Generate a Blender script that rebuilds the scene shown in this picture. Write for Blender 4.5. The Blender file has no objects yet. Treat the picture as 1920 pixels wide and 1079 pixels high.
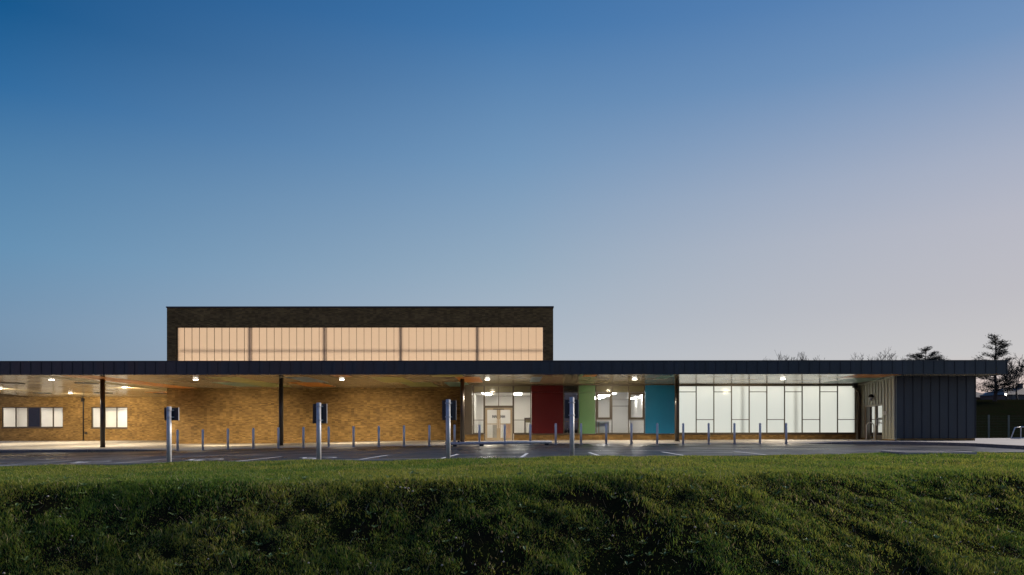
import bpy, math, random
import numpy as np
from mathutils import Vector, Matrix
random.seed(7); RNG = np.random.default_rng(11)
sc = bpy.context.scene
COL = sc.collection
EYE, F = 0.80, 1280.0            # eye height above the right hand pavement, focal length in photo pixels

def srgb(r, g, b):
    f = lambda c: (c/255/12.92) if c/255 <= .04045 else ((c/255+.055)/1.055)**2.4
    return (f(r), f(g), f(b), 1.0)
def PX(x, d): return (x-960.0)*d/F       # photo column -> metres at distance d
def PZ(y, d): return EYE+(802.0-y)*d/F   # photo row -> height at distance d

# ------------------------------------------------------------------ materials
def newmat(name):
    m = bpy.data.materials.new(name); m.use_nodes = True
    nt = m.node_tree
    for n in list(nt.nodes): nt.nodes.remove(n)
    out = nt.nodes.new('ShaderNodeOutputMaterial')
    return m, nt, out
def N(nt, t, **kw):
    n = nt.nodes.new(t)
    for k, v in kw.items():
        if k in n.inputs.keys(): n.inputs[k].default_value = v
        else: setattr(n, k, v)
    return n
def pbr(name, col, rough=.6, metal=0., var=.15, scale=3., bump=0., spec=.5, emit=None, estr=0., rvar=0., stretch=None, bscale=None):
    m, nt, out = newmat(name)
    p = N(nt, 'ShaderNodeBsdfPrincipled'); nt.links.new(p.outputs[0], out.inputs[0])
    p.inputs['Roughness'].default_value = rough; p.inputs['Metallic'].default_value = metal
    p.inputs['Specular IOR Level'].default_value = spec
    tc = N(nt, 'ShaderNodeTexCoord'); vec = tc.outputs['Object']
    if stretch:
        mp = N(nt, 'ShaderNodeMapping'); mp.inputs['Scale'].default_value = stretch
        nt.links.new(vec, mp.inputs[0]); vec = mp.outputs[0]
    no = N(nt, 'ShaderNodeTexNoise'); no.inputs['Scale'].default_value = scale; no.inputs['Detail'].default_value = 6
    nt.links.new(vec, no.inputs['Vector'])
    mr = N(nt, 'ShaderNodeMapRange'); mr.inputs['To Min'].default_value = 1-var; mr.inputs['To Max'].default_value = 1+var
    mr.inputs['From Min'].default_value = .3; mr.inputs['From Max'].default_value = .7
    nt.links.new(no.outputs['Fac'], mr.inputs['Value'])
    mx = N(nt, 'ShaderNodeMix', data_type='RGBA', blend_type='MULTIPLY'); mx.inputs[0].default_value = 1
    mx.inputs[6].default_value = (*col[:3], 1); nt.links.new(mr.outputs[0], mx.inputs[7])
    nt.links.new(mx.outputs[2], p.inputs['Base Color'])
    if rvar:
        m2 = N(nt, 'ShaderNodeMapRange'); m2.inputs['To Min'].default_value = max(.02, rough-rvar); m2.inputs['To Max'].default_value = rough+rvar
        m2.inputs['From Min'].default_value = .3; m2.inputs['From Max'].default_value = .7
        nt.links.new(no.outputs['Fac'], m2.inputs['Value']); nt.links.new(m2.outputs[0], p.inputs['Roughness'])
    if bump:
        n2 = N(nt, 'ShaderNodeTexNoise'); n2.inputs['Scale'].default_value = bscale or scale*8; n2.inputs['Detail'].default_value = 4
        nt.links.new(vec, n2.inputs['Vector'])
        b = N(nt, 'ShaderNodeBump'); b.inputs['Strength'].default_value = bump; b.inputs['Distance'].default_value = .02
        nt.links.new(n2.outputs['Fac'], b.inputs['Height']); nt.links.new(b.outputs[0], p.inputs['Normal'])
    if emit:
        p.inputs['Emission Color'].default_value = (*emit[:3], 1); p.inputs['Emission Strength'].default_value = estr
    return m
def emitter(name, col, s):
    m, nt, out = newmat(name)
    e = N(nt, 'ShaderNodeEmission'); e.inputs[0].default_value = (*col[:3], 1); e.inputs[1].default_value = s
    nt.links.new(e.outputs[0], out.inputs[0]); return m
def clear_glass(name, tint=(.95, .97, .97), refl=.07):
    m, nt, out = newmat(name)
    t = N(nt, 'ShaderNodeBsdfTransparent'); t.inputs[0].default_value = (*tint, 1)
    g = N(nt, 'ShaderNodeBsdfGlossy'); g.inputs['Roughness'].default_value = .03
    fr = N(nt, 'ShaderNodeFresnel'); fr.inputs[0].default_value = 1.5
    ad = N(nt, 'ShaderNodeMath', operation='ADD'); ad.inputs[1].default_value = refl-.04
    nt.links.new(fr.outputs[0], ad.inputs[0])
    mx = N(nt, 'ShaderNodeMixShader'); nt.links.new(ad.outputs[0], mx.inputs[0])
    nt.links.new(t.outputs[0], mx.inputs[1]); nt.links.new(g.outputs[0], mx.inputs[2]); nt.links.new(mx.outputs[0], out.inputs[0]); return m
def frosted(name, tint, rough, refl):
    m, nt, out = newmat(name)
    r = N(nt, 'ShaderNodeBsdfRefraction'); r.inputs['Color'].default_value = (*tint, 1)
    r.inputs['Roughness'].default_value = rough; r.inputs['IOR'].default_value = 1.45
    g = N(nt, 'ShaderNodeBsdfGlossy'); g.inputs['Roughness'].default_value = .06
    mx = N(nt, 'ShaderNodeMixShader'); mx.inputs[0].default_value = refl
    nt.links.new(r.outputs[0], mx.inputs[1]); nt.links.new(g.outputs[0], mx.inputs[2]); nt.links.new(mx.outputs[0], out.inputs[0]); return m
def brick(name, c1, c2, mortar, dark=.55):
    m, nt, out = newmat(name)
    p = N(nt, 'ShaderNodeBsdfPrincipled'); p.inputs['Roughness'].default_value = .85; p.inputs['Specular IOR Level'].default_value = .2
    nt.links.new(p.outputs[0], out.inputs[0])
    tc = N(nt, 'ShaderNodeTexCoord'); sx = N(nt, 'ShaderNodeSeparateXYZ'); nt.links.new(tc.outputs['Object'], sx.inputs[0])
    ad = N(nt, 'ShaderNodeMath', operation='ADD'); nt.links.new(sx.outputs[0], ad.inputs[0]); nt.links.new(sx.outputs[1], ad.inputs[1])
    cb = N(nt, 'ShaderNodeCombineXYZ'); nt.links.new(ad.outputs[0], cb.inputs[0]); nt.links.new(sx.outputs[2], cb.inputs[1])
    b = N(nt, 'ShaderNodeTexBrick'); b.inputs['Scale'].default_value = 1; b.inputs['Brick Width'].default_value = .225
    b.inputs['Row Height'].default_value = .075; b.inputs['Mortar Size'].default_value = .008; b.inputs['Bias'].default_value = -.1
    b.inputs['Color1'].default_value = (*c1, 1); b.inputs['Color2'].default_value = (*c2, 1); b.inputs['Mortar'].default_value = (*mortar, 1)
    nt.links.new(cb.outputs[0], b.inputs['Vector'])
    # a white-noise value per brick, so some are burnt dark and some pale
    fl = N(nt, 'ShaderNodeVectorMath', operation='DIVIDE'); fl.inputs[1].default_value = (.225, .075, 1); nt.links.new(cb.outputs[0], fl.inputs[0])
    f2 = N(nt, 'ShaderNodeVectorMath', operation='FLOOR'); nt.links.new(fl.outputs[0], f2.inputs[0])
    wn = N(nt, 'ShaderNodeTexWhiteNoise', noise_dimensions='2D'); nt.links.new(f2.outputs[0], wn.inputs['Vector'])
    no = N(nt, 'ShaderNodeTexNoise'); no.inputs['Scale'].default_value = .8; no.inputs['Detail'].default_value = 7; no.inputs['Roughness'].default_value = .65
    mp = N(nt, 'ShaderNodeMapping'); mp.inputs['Scale'].default_value = (.8, 1.4, 1); nt.links.new(cb.outputs[0], mp.inputs[0]); nt.links.new(mp.outputs[0], no.inputs['Vector'])
    r1 = N(nt, 'ShaderNodeMapRange'); r1.inputs['To Min'].default_value = dark; r1.inputs['To Max'].default_value = 1.2; nt.links.new(wn.outputs['Value'], r1.inputs['Value'])
    r2 = N(nt, 'ShaderNodeMapRange'); r2.inputs['From Min'].default_value = .3; r2.inputs['From Max'].default_value = .7
    r2.inputs['To Min'].default_value = .72; r2.inputs['To Max'].default_value = 1.2; nt.links.new(no.outputs['Fac'], r2.inputs['Value'])
    mu = N(nt, 'ShaderNodeMath', operation='MULTIPLY'); nt.links.new(r1.outputs[0], mu.inputs[0]); nt.links.new(r2.outputs[0], mu.inputs[1])
    mx = N(nt, 'ShaderNodeMix', data_type='RGBA', blend_type='MULTIPLY'); mx.inputs[0].default_value = 1
    nt.links.new(b.outputs['Color'], mx.inputs[6]); nt.links.new(mu.outputs[0], mx.inputs[7]); nt.links.new(mx.outputs[2], p.inputs['Base Color'])
    bp = N(nt, 'ShaderNodeBump'); bp.inputs['Strength'].default_value = .4; bp.inputs['Distance'].default_value = .01; bp.invert = True
    nt.links.new(b.outputs['Fac'], bp.inputs['Height']); nt.links.new(bp.outputs[0], p.inputs['Normal'])
    return m
def panelled(name, col, pitch, axis, rough, metal, var, spec=.5):
    """sheet metal whose panels differ slightly from one another"""
    m, nt, out = newmat(name)
    p = N(nt, 'ShaderNodeBsdfPrincipled'); p.inputs['Metallic'].default_value = metal; p.inputs['Specular IOR Level'].default_value = spec
    nt.links.new(p.outputs[0], out.inputs[0])
    tc = N(nt, 'ShaderNodeTexCoord'); sx = N(nt, 'ShaderNodeSeparateXYZ'); nt.links.new(tc.outputs['Object'], sx.inputs[0])
    d = N(nt, 'ShaderNodeMath', operation='DIVIDE'); d.inputs[1].default_value = pitch; nt.links.new(sx.outputs[axis], d.inputs[0])
    fl = N(nt, 'ShaderNodeMath', operation='FLOOR'); nt.links.new(d.outputs[0], fl.inputs[0])
    wn = N(nt, 'ShaderNodeTexWhiteNoise', noise_dimensions='1D'); nt.links.new(fl.outputs[0], wn.inputs['W'])
    no = N(nt, 'ShaderNodeTexNoise'); no.inputs['Scale'].default_value = 1.3; no.inputs['Detail'].default_value = 5; nt.links.new(tc.outputs['Object'], no.inputs['Vector'])
    a = N(nt, 'ShaderNodeMath', operation='ADD'); nt.links.new(wn.outputs['Value'], a.inputs[0]); nt.links.new(no.outputs['Fac'], a.inputs[1])
    r = N(nt, 'ShaderNodeMapRange'); r.inputs['From Min'].default_value = .4; r.inputs['From Max'].default_value = 1.6
    r.inputs['To Min'].default_value = 1-var; r.inputs['To Max'].default_value = 1+var; nt.links.new(a.outputs[0], r.inputs['Value'])
    mx = N(nt, 'ShaderNodeMix', data_type='RGBA', blend_type='MULTIPLY'); mx.inputs[0].default_value = 1
    mx.inputs[6].default_value = (*col, 1); nt.links.new(r.outputs[0], mx.inputs[7]); nt.links.new(mx.outputs[2], p.inputs['Base Color'])
    r3 = N(nt, 'ShaderNodeMapRange'); r3.inputs['To Min'].default_value = rough-.06; r3.inputs['To Max'].default_value = rough+.08
    nt.links.new(wn.outputs['Value'], r3.inputs['Value']); nt.links.new(r3.outputs[0], p.inputs['Roughness'])
    return m
def asphalt_mat():
    m, nt, out = newmat('asphalt')
    p = N(nt, 'ShaderNodeBsdfPrincipled'); nt.links.new(p.outputs[0], out.inputs[0]); p.inputs['Specular IOR Level'].default_value = .4
    tc = N(nt, 'ShaderNodeTexCoord')
    a = N(nt, 'ShaderNodeTexNoise'); a.inputs['Scale'].default_value = .45; a.inputs['Detail'].default_value = 6; nt.links.new(tc.outputs['Object'], a.inputs['Vector'])
    b = N(nt, 'ShaderNodeTexNoise'); b.inputs['Scale'].default_value = 55; b.inputs['Detail'].default_value = 3; nt.links.new(tc.outputs['Object'], b.inputs['Vector'])
    r = N(nt, 'ShaderNodeValToRGB'); r.color_ramp.elements[0].position = .3; r.color_ramp.elements[1].position = .72
    r.color_ramp.elements[0].color = (.018, .017, .017, 1); r.color_ramp.elements[1].color = (.042, .039, .037, 1); nt.links.new(a.outputs['Fac'], r.inputs[0])
    q = N(nt, 'ShaderNodeMapRange'); q.inputs['To Min'].default_value = .6; q.inputs['To Max'].default_value = 1.4; nt.links.new(b.outputs['Fac'], q.inputs['Value'])
    mx = N(nt, 'ShaderNodeMix', data_type='RGBA', blend_type='MULTIPLY'); mx.inputs[0].default_value = 1
    nt.links.new(r.outputs[0], mx.inputs[6]); nt.links.new(q.outputs[0], mx.inputs[7]); nt.links.new(mx.outputs[2], p.inputs['Base Color'])
    rr = N(nt, 'ShaderNodeMapRange'); rr.inputs['From Min'].default_value = .35; rr.inputs['From Max'].default_value = .65
    rr.inputs['To Min'].default_value = .25; rr.inputs['To Max'].default_value = .5; nt.links.new(a.outputs['Fac'], rr.inputs['Value']); nt.links.new(rr.outputs[0], p.inputs['Roughness'])
    bp = N(nt, 'ShaderNodeBump'); bp.inputs['Strength'].default_value = .35; bp.inputs['Distance'].default_value = .006
    nt.links.new(b.outputs['Fac'], bp.inputs['Height']); nt.links.new(bp.outputs[0], p.inputs['Normal'])
    return m
def paving_mat():
    m, nt, out = newmat('concrete_paving')
    p = N(nt, 'ShaderNodeBsdfPrincipled'); nt.links.new(p.outputs[0], out.inputs[0]); p.inputs['Roughness'].default_value = .7
    tc = N(nt, 'ShaderNodeTexCoord')
    b = N(nt, 'ShaderNodeTexBrick'); b.inputs['Scale'].default_value = 1; b.inputs['Brick Width'].default_value = .6; b.inputs['Row Height'].default_value = .45
    b.inputs['Mortar Size'].default_value = .006; b.inputs['Color1'].default_value = (.40, .37, .33, 1); b.inputs['Color2'].default_value = (.34, .32, .29, 1); b.inputs['Mortar'].default_value = (.2, .18, .16, 1)
    nt.links.new(tc.outputs['Object'], b.inputs['Vector'])
    a = N(nt, 'ShaderNodeTexNoise'); a.inputs['Scale'].default_value = .6; a.inputs['Detail'].default_value = 6; nt.links.new(tc.outputs['Object'], a.inputs['Vector'])
    q = N(nt, 'ShaderNodeMapRange'); q.inputs['From Min'].default_value = .3; q.inputs['From Max'].default_value = .7; q.inputs['To Min'].default_value = .8; q.inputs['To Max'].default_value = 1.12; nt.links.new(a.outputs['Fac'], q.inputs['Value'])
    mx = N(nt, 'ShaderNodeMix', data_type='RGBA', blend_type='MULTIPLY'); mx.inputs[0].default_value = 1
    nt.links.new(b.outputs['Color'], mx.inputs[6]); nt.links.new(q.outputs[0], mx.inputs[7]); nt.links.new(mx.outputs[2], p.inputs['Base Color'])
    return m
def grass_mat():
    m, nt, out = newmat('grass_blades')
    at = N(nt, 'ShaderNodeAttribute', attribute_name='tint')
    d = N(nt, 'ShaderNodeBsdfDiffuse'); t = N(nt, 'ShaderNodeBsdfTranslucent'); g = N(nt, 'ShaderNodeBsdfGlossy'); g.inputs['Roughness'].default_value = .45
    g.inputs['Color'].default_value = (.5, .5, .45, 1)
    nt.links.new(at.outputs['Color'], d.inputs[0]); nt.links.new(at.outputs['Color'], t.inputs[0])
    mx = N(nt, 'ShaderNodeMixShader'); mx.inputs[0].default_value = .48; nt.links.new(d.outputs[0], mx.inputs[1]); nt.links.new(t.outputs[0], mx.inputs[2])
    m2 = N(nt, 'ShaderNodeMixShader'); m2.inputs[0].default_value = .03; nt.links.new(mx.outputs[0], m2.inputs[1]); nt.links.new(g.outputs[0], m2.inputs[2])
    nt.links.new(m2.outputs[0], out.inputs[0]); return m
def soil_mat():
    m, nt, out = newmat('turf_and_soil')
    p = N(nt, 'ShaderNodeBsdfPrincipled'); nt.links.new(p.outputs[0], out.inputs[0]); p.inputs['Roughness'].default_value = 1; p.inputs['Specular IOR Level'].default_value = 0
    tc = N(nt, 'ShaderNodeTexCoord')
    a = N(nt, 'ShaderNodeTexNoise'); a.inputs['Scale'].default_value = 1.4; a.inputs['Detail'].default_value = 9; a.inputs['Roughness'].default_value = .7; nt.links.new(tc.outputs['Object'], a.inputs['Vector'])
    r = N(nt, 'ShaderNodeValToRGB'); e = r.color_ramp.elements; e[0].position = .35; e[0].color = (.014, .011, .007, 1); e[1].position = .62; e[1].color = (.008, .013, .005, 1)
    nt.links.new(a.outputs['Fac'], r.inputs[0]); nt.links.new(r.outputs[0], p.inputs['Base Color'])
    b = N(nt, 'ShaderNodeTexNoise'); b.inputs['Scale'].default_value = 24; b.inputs['Detail'].default_value = 4; nt.links.new(tc.outputs['Object'], b.inputs['Vector'])
    bp = N(nt, 'ShaderNodeBump'); bp.inputs['Strength'].default_value = .7; bp.inputs['Distance'].default_value = .04
    nt.links.new(b.outputs['Fac'], bp.inputs['Height']); nt.links.new(bp.outputs[0], p.inputs['Normal']); return m

M = {}
M['brick'] = brick('buff_brick', (.285, .175, .056), (.195, .116, .04), (.20, .14, .075), .66)
M['zinc'] = panelled('dark_zinc', (.027, .036, .044), .54, 0, .42, .0, .30)
M['zinc_wall'] = panelled('dark_zinc_wall', (.025, .032, .041), .49, 0, .45, .0, .22)
M['sage'] = pbr('sage_metal', (.37, .37, .28), .45, var=.06, scale=.8)
M['soffit'] = pbr('cream_soffit', (.40, .34, .22), .2, var=.06, scale=.35, spec=.7, rvar=.03)
M['asphalt'] = asphalt_mat(); M['paving'] = paving_mat(); M['soil'] = soil_mat(); M['grass'] = grass_mat()
M['kerb'] = pbr('kerb_concrete', (.16, .15, .14), .8, var=.2, scale=5, bump=.2)
M['path'] = pbr('pale_concrete', (.36, .35, .34), .75, var=.12, scale=1.2, bump=.1)
M['paint'] = pbr('worn_white_paint', (.80, .80, .78), .6, var=.2, scale=7)
M['steel'] = pbr('brushed_steel', (.70, .68, .65), .4, .1, var=.08, scale=12)
M['galv'] = pbr('galvanised_steel', (.52, .54, .56), .5, .2, var=.16, scale=9)
M['column'] = pbr('bronze_paint', (.035, .028, .024), .28, var=.1, scale=2)
M['bronze'] = pbr('bronze_frame', (.075, .058, .038), .4, var=.1, scale=3)
M['doorframe'] = pbr('champagne_frame', (.40, .32, .21), .4, var=.06, scale=3)
M['black'] = pbr('black_metal', (.012, .012, .013), .5, var=.1)
M['signback'] = pbr('sign_back', (.018, .024, .034), .4, var=.2, scale=4)
M['red'] = pbr('deep_red_panel', (.074, .0010, .0028), .5, var=.06, scale=.9, spec=.25)
M['green'] = pbr('leaf_green_panel', (.105, .25, .105), .38, var=.05, scale=.9)
M['blue'] = pbr('teal_blue_panel', (.006, .155, .32), .35, var=.08, scale=.9)
M['spanolive'] = pbr('olive_spandrel', (.24, .21, .11), .4, var=.05)
M['white'] = pbr('white_wall', (.72, .70, .66), .8, var=.02)
M['floor'] = pbr('pale_vinyl', (.45, .42, .38), .35, var=.05)
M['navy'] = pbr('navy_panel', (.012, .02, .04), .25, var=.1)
M['glass'] = clear_glass('clear_glass'); M['glass_dim'] = clear_glass('tinted_glass', (.45, .50, .55), .12)
M['frost'] = frosted('frosted_sheet', (.97, .97, .97), .8, .05)
M['opal'] = emitter('opal_lamp', (1, .93, .80), 9.0)
M['tube'] = emitter('ceiling_or_fill_light', (1, .94, .83), 24.0)
M['tube2'] = emitter('classroom_light', (1, .97, .92), 52.0)
M['hallglow'] = pbr('hall_lit_interior', (.75, .58, .40), .8, var=.03, emit=srgb(228, 192, 154), estr=.92)
M['gymglow'] = pbr('room_lit_blind', (.8, .8, .74), .8, var=.02, emit=srgb(224, 227, 216), estr=.88)
M['hallsteel'] = pbr('hall_steel', (.30, .24, .25), .5)
M['bark'] = pbr('bark', (.035, .027, .022), .9, var=.3, scale=6)
M['twig'] = pbr('twig', (.028, .020, .018), .9, var=.2)
M['needle'] = pbr('pine_needles', (.012, .018, .010), .8, var=.4, scale=1.5)
M['tile'] = pbr('roof_tile', (.05, .05, .055), .6, var=.2)
M['slate'] = pbr('pale_slate', (.16, .19, .23), .35, var=.1)
M['render'] = pbr('dim_render', (.09, .08, .075), .8)
M['goal'] = pbr('white_tube', (.5, .54, .58), .4)
M['fenceg'] = pbr('fence_green', (.03, .05, .03), .5)
M['post'] = pbr('fence_post', (.16, .17, .13), .6)
M['wood'] = pbr('peach_laminate', (.62, .40, .27), .5, var=.05)
M['grey'] = pbr('grey_laminate', (.34, .33, .30), .5, var=.05)
M['stone'] = pbr('flint_stone', (.30, .28, .25), .8, var=.3, scale=20)
for nm, c in (('p_yellow', (.46, .42, .12)), ('p_orange', (.60, .22, .035)), ('p_teal', (.16, .28, .24)), ('p_green', (.28, .32, .12)), ('p_tan', (.5, .38, .22)), ('p_blue', (.20, .28, .34)), ('p_olive', (.22, .18, .07))):
    M[nm] = pbr('soffit_'+nm[2:], c, .4, var=.05, spec=.25)

# ------------------------------------------------------------------ mesh building
ROOT = {}
class MB:
    def __init__(s): s.v = []; s.f = []
    def face(s, pts):
        b = len(s.v); s.v += [tuple(p) for p in pts]; s.f.append(tuple(range(b, b+len(pts)))); return s
    def box(s, x0, x1, y0, y1, z0, z1):
        b = len(s.v)
        s.v += [(x0,y0,z0),(x1,y0,z0),(x1,y1,z0),(x0,y1,z0),(x0,y0,z1),(x1,y0,z1),(x1,y1,z1),(x0,y1,z1)]
        s.f += [tuple(b+i for i in q) for q in ((0,3,2,1),(4,5,6,7),(0,1,5,4),(1,2,6,5),(2,3,7,6),(3,0,4,7))]; return s
    def obox(s, c, ux, uy, hx, hy, z0, z1):
        """box with its own horizontal axes ux, uy about centre c"""
        ux = Vector(ux); uy = Vector(uy); c = Vector((c[0], c[1], 0)); b = len(s.v)
        for z in (z0, z1):
            for i, j in ((-1,-1),(1,-1),(1,1),(-1,1)):
                p = c+ux*hx*i+uy*hy*j; s.v.append((p.x, p.y, z))
        s.f += [tuple(b+i for i in q) for q in ((0,3,2,1),(4,5,6,7),(0,1,5,4),(1,2,6,5),(2,3,7,6),(3,0,4,7))]; return s
    def tube(s, pts, rad, n=8, caps=True):
        pts = [Vector(p) for p in pts]
        if not isinstance(rad, (list, tuple)): rad = [rad]*len(pts)
        rings = []; prev = None
        for i, p in enumerate(pts):
            t = (pts[min(i+1, len(pts)-1)]-pts[max(i-1, 0)]).normalized()
            if prev is None:
                a = Vector((1,0,0)) if abs(t.x) < .9 else Vector((0,1,0))
                u = t.cross(a).normalized()
            else: u = (prev-t*prev.dot(t)).normalized()
            prev = u; w = t.cross(u); b = len(s.v); rings.append(b)
            for k in range(n):
                an = 2*math.pi*k/n; q = p+(u*math.cos(an)+w*math.sin(an))*rad[i]; s.v.append((q.x, q.y, q.z))
        for a, b in zip(rings, rings[1:]):
            for k in range(n): s.f.append((a+k, a+(k+1)%n, b+(k+1)%n, b+k))
        if caps: s.f.append(tuple(rings[0]+k for k in reversed(range(n)))); s.f.append(tuple(rings[-1]+k for k in range(n)))
        return s
    def prism(s, poly, z0, z1):
        n = len(poly); b = len(s.v)
        s.v += [(p[0], p[1], z0) for p in poly]+[(p[0], p[1], z1) for p in poly]
        s.f.append(tuple(b+i for i in reversed(range(n)))); s.f.append(tuple(b+n+i for i in range(n)))
        for i in range(n): j = (i+1) % n; s.f.append((b+i, b+j, b+n+j, b+n+i))
        return s
    def build(s, name, mat, parent=None, smooth=False, origin=None):
        o0 = Vector(origin) if origin else (ROOT[parent.name] if parent else Vector((0,0,0)))
        me = bpy.data.meshes.new(name); me.from_pydata([(x-o0.x, y-o0.y, z-o0.z) for x, y, z in s.v], [], s.f)
        me.materials.append(M[mat] if isinstance(mat, str) else mat)
        if smooth:
            for p in me.polygons: p.use_smooth = len(p.vertices) == 4
        o = bpy.data.objects.new(name, me); COL.objects.link(o)
        if parent: o.parent = parent
        else: o.location = o0
        ROOT[o.name] = o0
        return o
def tag(o, label=None, cat=None, group=None, kind=None):
    if label: o['label'] = label
    if cat: o['category'] = cat
    if group: o['group'] = group
    if kind: o['kind'] = kind
    return o
def thing(name, label, cat, loc, group=None):
    o = bpy.data.objects.new(name, None); COL.objects.link(o); o.location = loc; o.empty_display_size = .3
    ROOT[o.name] = Vector(loc); return tag(o, label, cat, group)
def copy_thing(root, loc, label=None):
    r = root.copy(); COL.objects.link(r); r.location = loc
    if label: r['label'] = label
    for ch in root.children:
        c = ch.copy(); COL.objects.link(c); c.parent = r
        for g in ch.children:
            d = g.copy(); COL.objects.link(d); d.parent = c
    return r

# ------------------------------------------------------------------ terrain heights
def zg(X):      # fall of the forecourt towards the left
    return float(np.interp(X, [-80, -42, -24, -16, -11, -7.6, -4, 2, 200], [-.42, -.38, -.33, -.29, -.175, -.125, -.075, 0, 0]))
def edge(X):    # where the verge meets the road
    return float(np.interp(X, [-60, 0, 3, 9, 16, 24, 60], [18.6, 18.5, 18.7, 19.9, 21.8, 24.2, 34]))
def sstep(t): t = min(1, max(0, t)); return t*t*(3-2*t)
_w = [(RNG.uniform(-1, 1, 2)*k, RNG.uniform(0, 6.28), a) for k, a in ((.5, .013), (.9, .012), (1.6, .012), (2.8, .014), (4.5, .015), (7.5, .014), (11, .011)) for _ in range(4)]
def lumps(X, Y):
    return sum(a*math.sin(k[0]*X+k[1]*Y+p) for k, p, a in _w)
CREST = -8.3
def ground_z(X, D):
    r = D-edge(X); z = zg(X)
    if r > .12:
        h = 4.7*sstep((D-47)/50)*sstep((X-25)/7) if D > 47 else 0
        return z-.07+h
    top = z+.03-.07*sstep((r+1.6)/1.3)+.02*math.sin(X*.7)+.02*math.sin(X*1.9+D)
    if r > CREST+.6: return top+.15*lumps(X, D)
    b = CREST+.6-r                 # distance down the bank from the rounded crest
    drop = float(np.interp(X, [-9, -1, 8], [.58, .47, .36]))*(b*b/1.2 if b < .6 else b-.3)
    base = -1.45
    zz = top-drop
    if zz < base+.25: zz = base+.25*math.exp(min(0, (zz-base-.25)/.25))
    return zz+lumps(X, D)*min(.55, .15+b*.4)

def build_ground():
    xs = np.unique(np.concatenate([[-900, -500, -300, -200, -140, -100, -80, -60], np.arange(-45, -17, 3.), np.arange(-17, 17.01, .2), np.arange(18, 44, 2.), np.arange(44, 100, 4.), [110, 130, 170, 220, 300, 500, 900]]))
    rs = np.unique(np.concatenate([[-700, -300, -120, -60, -40, -30, -25, -20, -18, -16, -15, -14], np.arange(-13.4, -6.5, .13), np.arange(-6.5, -.1, .4), [-.02, .1, .14, 1, 4, 8, 14], np.arange(16, 30, 2.), np.arange(30, 90, 3.), [95, 105, 120, 150, 200, 300, 500, 900]]))
    v = []; f = []
    for r in rs:
        for x in xs:
            d = edge(float(x))+float(r) if abs(r) < 40 else (18.6+float(r))
            if r >= 40: d = edge(float(x))*max(0, 1-(r-40)/30)+18.6*min(1, (r-40)/30)+float(r)
            v.append((float(x), d, ground_z(float(x), d)))
    n = len(xs)
    for i in range(len(rs)-1):
        for j in range(n-1): a = i*n+j; f.append((a, a+1, a+n+1, a+n))
    mb = MB(); mb.v = v; mb.f = f
    o = mb.build('ground', 'soil'); 
    for p in o.data.polygons: p.use_smooth = True
    tag(o, kind='structure')
build_ground()

def sheet(name, mat, xs, d0, d1, lift, nd=1):
    """a strip of surfacing laid on the falling forecourt; d0, d1 are functions of X"""
    mb = MB(); rows = nd+1
    for x in xs:
        a, b = d0(x), d1(x)
        for k in range(rows): mb.v.append((x, a+(b-a)*k/nd, zg(x)+lift))
    for i in range(len(xs)-1):
        for k in range(nd): p = i*rows+k; mb.f.append((p, p+rows, p+rows+1, p+1))
    o = mb.build(name, mat); return tag(o, kind='structure')
XR = [float(x) for x in np.unique(np.concatenate([np.arange(-70, 61, 2.), [-24, -16, -11, -7.6, -4, 2, 3, 9, 16]]))]
sheet('road', 'asphalt', XR, lambda x: edge(x)+.12, lambda x: 36.0, -.004)
XP = [x for x in XR if -60 <= x <= 28]
sheet('pavement', 'paving', XP, lambda x: 33.15, lambda x: 66.0, .0)
# pale edging between the grass and the road
mb = MB()
for a, b in zip(XR, XR[1:]):
    if -40 <= a and b <= 40:
        za, zb = zg(a), zg(b); ea, eb = edge(a), edge(b)
        mb.face([(a, ea, za+.012), (b, eb, zb+.012), (b, eb+.12, zb+.012), (a, ea+.12, za+.012)])
        mb.face([(a, ea+.12, za+.012), (b, eb+.12, zb+.012), (b, eb+.12, zb-.06), (a, ea+.12, za-.06)])
        mb.face([(a, ea, za-.1), (b, eb, zb-.1), (b, eb, zb+.012), (a, ea, za+.012)])
tag(mb.build('road_edging', 'path'), kind='structure')

# raised kerbs: left island of pavement, right corner
def raised(name, poly, h, mat, kw=.14):
    mb = MB(); n = len(poly)
    zs = [zg(p[0]) for p in poly]
    top = [(p[0], p[1], z+hh) for p, z, hh in zip(poly, zs, h)]
    mb.face(top)
    for i in range(n):
        j = (i+1) % n
        mb.face([(poly[i][0], poly[i][1], zs[i]-.05), (poly[j][0], poly[j][1], zs[j]-.05), top[j], top[i]])
    return tag(mb.build(name, mat), kind='structure')
PL = [(-60, 31.0), (-45, 31.0), (-30, 31.05), (-22, 31.1), (-19.5, 31.4), (-17.8, 32.2), (-16.9, 33.3), (-16.9, 36), (-24, 40), (-60, 40)]
raised('raised_pavement', PL, [.11]*4+[.10, .06, .004, .004, .004, .006], 'paving')
def kerb_line(pts, hs, w=.14):
    mb = MB()
    for i in range(len(pts)-1):
        (x0, y0), (x1, y1) = pts[i], pts[i+1]; h0, h1 = hs[i], hs[i+1]
        t = Vector((x1-x0, y1-y0, 0)).normalized(); nrm = Vector((t.y, -t.x, 0))
        z0, z1 = zg(x0), zg(x1)
        A = (x0+nrm.x*w*.5, y0+nrm.y*w*.5); B = (x1+nrm.x*w*.5, y1+nrm.y*w*.5); Cc = (x1-nrm.x*w, y1-nrm.y*w); Dd = (x0-nrm.x*w, y0-nrm.y*w)
        mb.face([(*A, z0+h0), (*B, z1+h1), (*Cc, z1+h1), (*Dd, z0+h0)])
        mb.face([(*A, z0-.05), (*B, z1-.05), (*B, z1+h1), (*A, z0+h0)])
        mb.face([(*Dd, z0+h0), (*Cc, z1+h1), (*Cc, z1-.05), (*Dd, z0-.05)])
    return tag(mb.build('kerb', 'kerb'), kind='structure')
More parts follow.
